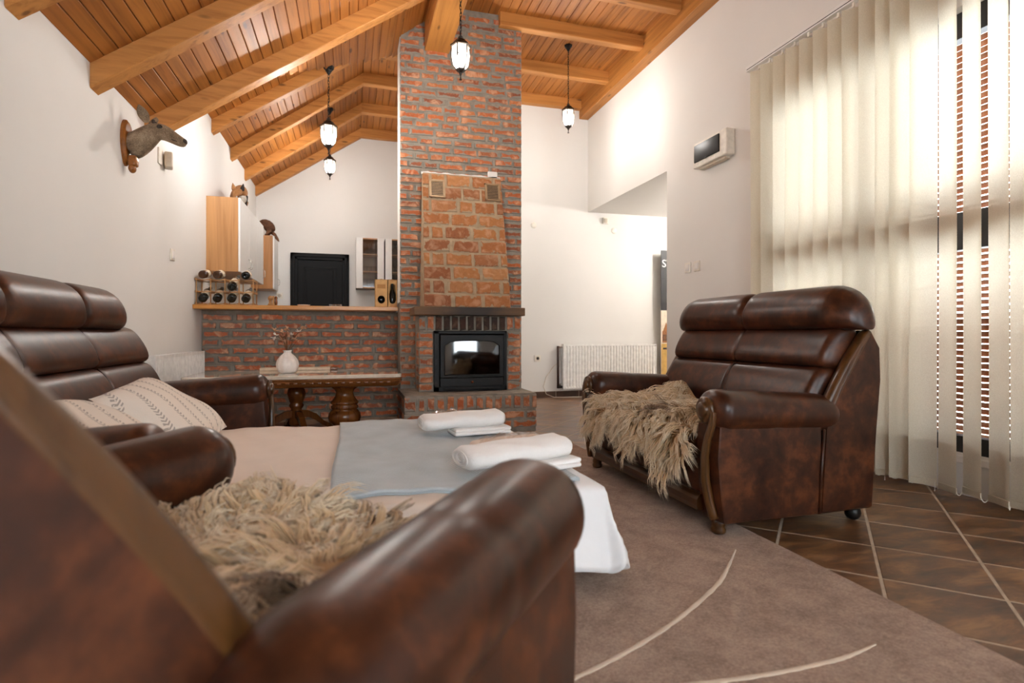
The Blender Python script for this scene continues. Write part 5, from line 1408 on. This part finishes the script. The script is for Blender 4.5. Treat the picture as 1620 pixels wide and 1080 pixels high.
for x, z, lb in ((2.33, 2.315, 'round white junction cover on the back wall beside the chimney'), (3.51, 2.30, 'round white junction cover on the back wall right of the motion sensor')):
    o = MB().lathe((x, YB - .008, z), [(.036, 0), (.040, .004), (.042, .008)], 20, 'y').build('junction_cover', 'white_plastic', None, True, loc=(x, YB, z)); tag(o, lb, 'cover', 'junction covers')
so = thing('power_socket', (2.385, YB - .006, .485), 'white power socket low on the back wall beside the radiator', 'socket')
MB().rbox((2.385, YB - .006, .53), (.088, .012, .088), .004, 2, 2).build('housing', 'white_plastic', so, True)
MB().lathe((2.385, YB - .016, .53), [(.020, .004), (.022, .0), (.026, .0), (.028, .006)], 16, 'y').build('rim', 'beige_plastic', so, True)
MB().lathe((2.385, YB - .0135, .53), [(.018, -.001), (.019, .001)], 14, 'y').build('hole', 'black_plastic', so, True)
ks = plate('power_socket', 'white power socket on the kitchen wall beside the black door', 'socket', -1.105, -1.015, YK - .012, YK, 1.39, 1.48, lambda t: MB().lathe((-1.06, YK - .016, 1.435), [(.024, 0), (.028, .006)], 12, 'y').build('rim', 'beige_plastic', t, True))
cb = MB(); cb.tube([(2.66, YB - .05, .47), (2.60, YB - .035, .42), (2.50, YB - .02, .28), (2.46, YB - .018, .15), (2.50, YB - .03, .05), (2.60, YB - .06, .008), (2.72, YB - .08, .006), (3.2, YB - .09, .006)], .005, 6)
tag(cb.build('cable', 'wire', None, True, loc=(2.6, YB - .04, .006)), 'thin pale cable looping down from the radiator pipe to the floor', 'cable')
# roll-up banner in the alcove
bn = thing('roll_up_banner', (4.58, 6.98, 0), 'tall roll-up banner with a dark top and cream picture in the alcove', 'banner')
BXa, BXb, BYf = 4.172, 4.99, 6.97
MB().cbox(BXa - .02, BXb + .02, 6.93, 7.04, .001, .075, .008).build('base', 'chrome', bn)
MB().tube([(4.58, 7.0, .07), (4.58, 7.0, 2.04)], .010, 8).build('pole', 'chrome', bn, True)
MB().cbox(BXa, BXb, BYf - .004, BYf + .004, 1.19, 2.035, .001).build('dark_print', 'banner_black', bn)
MB().cbox(BXa, BXb, BYf - .004, BYf + .004, .076, 1.189, .001).build('cream_print', 'banner_cream', bn)
MB().box(BXa + .005, BXb - .005, BYf - .0055, BYf - .0045, .26, .72).build('gold_print', 'banner_gold', bn)
tw = MB(); tw.box(BXa + .02, BXa + .10, BYf - .006, BYf - .0045, .735, .90); tw.box(BXa + .11, BXa + .20, BYf - .006, BYf - .0045, .735, .94); tw.prism([(BXa + .03, .90), (BXa + .13, .90), (BXa + .08, 1.02)], BYf - .006, BYf - .0045, 'y'); tw.build('tower_print', 'banner_tower', bn)
for i in range(3): MB().box(BXa + .03 + i * .025, BXa + .042 + i * .025, BYf - .0068, BYf - .0058, .76, .85).build('print_window', 'banner_black', bn)
MB().box(BXa + .03, BXa + .09, BYf - .0065, BYf - .0053, .64, .665).build('print_emblem', 'banner_black', bn)
MB().box(BXa + .02, BXa + .10, BYf - .0065, BYf - .005, .10, .20).build('print_footer', 'banner_black', bn)
def text(body, size, loc, parent, mat, shear=0.0):
    cu = bpy.data.curves.new('lettering', 'FONT'); cu.body = body; cu.size = size; cu.extrude = .0008; cu.shear = shear
    tmp = bpy.data.objects.new('lettering_curve', cu); COL.objects.link(tmp); dg = bpy.context.evaluated_depsgraph_get()
    me = bpy.data.meshes.new_from_object(tmp.evaluated_get(dg)); bpy.data.objects.remove(tmp); me.materials.clear(); me.materials.append(M[mat])
    o = bpy.data.objects.new('lettering', me); COL.objects.link(o); o.parent = parent
    b = ROOTLOC[parent.name]; o.location = (loc[0] - b[0], loc[1] - b[1], loc[2] - b[2]); o.rotation_euler = (PI / 2, 0, 0); return o
text('SVI', .15, (BXa + .012, BYf - .006, 1.80), bn, 'white_lacquer'); text('A', .10, (BXa + .09, BYf - .006, 1.67), bn, 'white_lacquer', .3)
# ================================================================== TAXIDERMY
def body_loft(path, n=14, e=1.0):
    """path: (x,y,z, rw, rh); rings perpendicular to the path, rw sideways, rh up"""
    P = [Vector(p[:3]) for p in path]; rings = []
    for i, p in enumerate(P):
        t = (P[min(i + 1, len(P) - 1)] - P[max(i - 1, 0)]).normalized()
        s_ = t.cross(Vector((0, 0, 1)))
        if s_.length < .15: s_ = Vector((0, 1, 0))
        s_.normalize(); u = s_.cross(t); rw, rh = path[i][3], path[i][4]
        rings.append([tuple(p + s_ * a + u * b) for a, b in ell2(0, 0, rw, rh, n, e)])
    return MB().loft(rings)
DY, DZ = 4.06, 2.06
dh = thing('deer_head', (XL, DY, DZ), 'mounted roe deer head on a wooden shield high on the left wall', 'trophy')
shp = []
for i in range(20):
    q = 2 * PI * i / 20; r_ = 1 if math.sin(q) > 0 else 1 + .25 * abs(math.sin(q)) ** 3
    shp.append((DY - .005 + .075 * math.cos(q), 2.075 + (.13 * r_) * math.sin(q)))
pl = MB(); pl.loft([[(XL + a, lin(DY, p[0], s_), lin(2.06, p[1], s_)) for p in shp] for a, s_ in ((.001, 1), (.014, 1), (.02, .93), (.026, .88))]); pl.build('shield', 'horn', dh, False)
o = body_loft([(XL + .012, DY, 2.03, .055, .085), (XL + .05, DY, 2.045, .058, .088), (XL + .10, DY, 2.085, .052, .078), (XL + .145, DY, 2.13, .048, .066), (XL + .18, DY, 2.152, .047, .060), (XL + .215, DY, 2.150, .042, .052), (XL + .25, DY, 2.132, .036, .044), (XL + .285, DY, 2.112, .031, .038), (XL + .315, DY, 2.096, .029, .034), (XL + .338, DY, 2.088, .025, .028), (XL + .348, DY, 2.085, .012, .014)]).build('head_and_neck', 'deer', dh, True, sub=1)
MB().ell((XL + .336, DY, 2.098), (.017, .025, .020), 12, 8).build('nose', 'deer_dark', dh, True)
MB().tube([(XL + .338, DY - .012, 2.088), (XL + .30, DY - .024, 2.090), (XL + .27, DY - .030, 2.098)], .003, 6).build('mouth', 'deer_dark', dh, True)
for s in (-1, 1):
    MB().ell((XL + .212, DY + s * .040, 2.170), (.010, .007, .009), 10, 8).build('eye', 'eye', dh, True)
    MB().ell((XL + .205, DY + s * .042, 2.170), (.017, .004, .013), 10, 6).build('eyelid', 'deer_dark', dh, True)
    a = Vector((XL + .135, DY + s * .035, 2.185)); d = Vector((-.25, s * .55, .85)).normalized() if s < 0 else Vector((.05, s * .55, .75)).normalized(); sd = Vector((.8, s * -.1, .2)).normalized(); nn = d.cross(sd); rings = []
    for t_, w_ in ((0, .016), (.25, .030), (.5, .037), (.75, .028), (.93, .010), (1, .003)):
        c = a + d * (.115 * t_); ring = []
        for q in range(8):
            an = 2 * PI * q / 8; ring.append(tuple(c + sd * w_ * math.cos(an) + nn * (.010 * math.sin(an) * (1 if math.sin(an) > 0 else .3)) * min(1, w_ / .02)))
        rings.append(ring)
    MB().loft(rings).build('ear', 'deer', dh, True, sub=1)
    MB().ell((XL + .165, DY + s * .022, 2.205), (.010, .010, .014), 8, 6).build('antler_stub', 'deer_dark', dh, True)
cl = MB(); cl.rbox((XL + .05, DY - .01, 1.945), (.05, .06, .07), .015, 3, 2); cl.ell((XL + .045, DY - .01, 1.90), (.022, .03, .03), 10, 8); cl.build('carved_clasp', 'horn', dh, True)

# fox crouching on the first cabinet, head lowered over the edge
CZ = 2.2145
fx = thing('stuffed_fox', (-1.22, 6.78, CZ), 'stuffed red fox crouching on top of the taller oak cabinet', 'taxidermy')
body_loft([(-1.28, 7.02, CZ + .13, .03, .04), (-1.27, 6.98, CZ + .15, .07, .09), (-1.25, 6.90, CZ + .17, .085, .11), (-1.21, 6.78, CZ + .185, .08, .10), (-1.175, 6.68, CZ + .19, .075, .09), (-1.155, 6.60, CZ + .17, .055, .062), (-1.15, 6.56, CZ + .15, .035, .04)], 14).build('body', 'fox', fx, True, sub=1)
body_loft([(-1.165, 6.66, CZ + .14, .02, .03), (-1.15, 6.63, CZ + .12, .045, .055), (-1.145, 6.60, CZ + .09, .045, .05), (-1.15, 6.58, CZ + .06, .02, .03)], 12).build('chest', 'fox_white', fx, True, sub=1)
hx_, hy_, hz_ = -1.175, 6.50, CZ + .135
body_loft([(hx_, hy_ + .05, hz_ + .03, .03, .03), (hx_, hy_ + .02, hz_ + .025, .052, .045), (hx_ - .004, hy_ - .02, hz_ + .005, .050, .042), (hx_ - .012, hy_ - .05, hz_ - .025, .028, .026), (hx_ - .02, hy_ - .085, hz_ - .055, .017, .017), (hx_ - .024, hy_ - .105, hz_ - .072, .009, .009)], 12).build('head', 'fox', fx, True, sub=1)
MB().ell((hx_ - .025, hy_ - .108, hz_ - .072), (.008, .008, .007), 8, 6).build('nose', 'eye', fx, True)
MB().ell((hx_ - .012, hy_ - .055, hz_ - .05), (.022, .035, .016), 10, 6).build('muzzle', 'fox_white', fx, True)
for s in (-1, 1):
    MB().ell((hx_ - .006 + s * .026, hy_ - .045, hz_ + .0), (.006, .006, .006), 8, 6).build('eye', 'eye', fx, True)
    c = Vector((hx_ + s * .04, hy_ + .015, hz_ + .05)); ear = MB(); R = [[tuple(c + Vector((s * .012 * t_ + w_ * math.cos(q), .4 * w_ * math.sin(q), .062 * t_))) for q in [2 * PI * k / 8 for k in range(8)]] for t_, w_ in ((-.3, .022), (0, .024), (.4, .018), (.8, .008), (1, .002))]
    ear.loft(R).build('ear', 'fox_black' if s > 0 else 'fox', fx, True)
for (x, y, s) in ((-1.125, 6.64, 1), (-1.19, 6.66, -1)):
    MB().tube([(x, y, CZ + .14), (x + .005, y - .015, CZ + .07), (x + .005, y - .01, CZ + .02), (x + .008, y - .03, CZ + .010)], [.028, .018, .013, .012], 10).build('foreleg', 'fox_black', fx, True)
for (x, y) in ((-1.19, 6.95), (-1.31, 6.95)):
    MB().tube([(x, y, CZ + .14), (x + .005, y - .05, CZ + .09), (x, y + .02, CZ + .045), (x, y - .02, CZ + .013), (x, y - .05, CZ + .010)], [.045, .036, .018, .013, .012], 10).build('hind_leg', 'fox', fx, True)
MB().tube([(-1.28, 7.02, CZ + .12), (-1.29, 7.12, CZ + .08), (-1.27, 7.22, CZ + .055), (-1.24, 7.33, CZ + .055), (-1.22, 7.40, CZ + .05)], [.022, .035, .045, .04, .01], 10).build('tail', 'fox', fx, True)
MZ = 2.2625
mt = thing('stuffed_marten', (-1.2, 8.72, MZ), 'small brown stuffed marten hunched on the corner cabinet top', 'taxidermy')
body_loft([(-1.30, 8.70, MZ + .12, .02, .03), (-1.27, 8.70, MZ + .18, .055, .06), (-1.22, 8.70, MZ + .195, .065, .075), (-1.16, 8.70, MZ + .15, .065, .085), (-1.13, 8.70, MZ + .09, .055, .07), (-1.11, 8.70, MZ + .06, .03, .04)], 12).build('body', 'marten', mt, True, sub=1)
body_loft([(-1.29, 8.68, MZ + .17, .03, .03), (-1.325, 8.65, MZ + .18, .036, .034), (-1.345, 8.62, MZ + .165, .022, .02), (-1.36, 8.60, MZ + .155, .010, .010)], 10).build('head', 'marten', mt, True, sub=1)
for s in (-1, 1):
    MB().ell((-1.32, 8.66 + s * .028, MZ + .215), (.006, .012, .014), 8, 6).build('ear', 'marten', mt, True)
    MB().tube([(-1.27, 8.70 + s * .03, MZ + .14), (-1.27, 8.69 + s * .03, MZ + .05), (-1.285, 8.67 + s * .03, MZ + .009)], [.02, .013, .009], 8).build('foreleg', 'marten', mt, True)
    MB().tube([(-1.15, 8.70 + s * .045, MZ + .09), (-1.18, 8.69 + s * .05, MZ + .03), (-1.20, 8.67 + s * .05, MZ + .010)], [.035, .018, .010], 8).build('hind_leg', 'marten', mt, True)
MB().tube([(-1.12, 8.70, MZ + .06), (-1.085, 8.69, MZ + .03), (-1.055, 8.67, MZ - .02), (-1.035, 8.65, MZ - .05), (-1.02, 8.64, MZ - .075)], [.026, .024, .020, .016, .005], 10).build('tail', 'marten', mt, True)
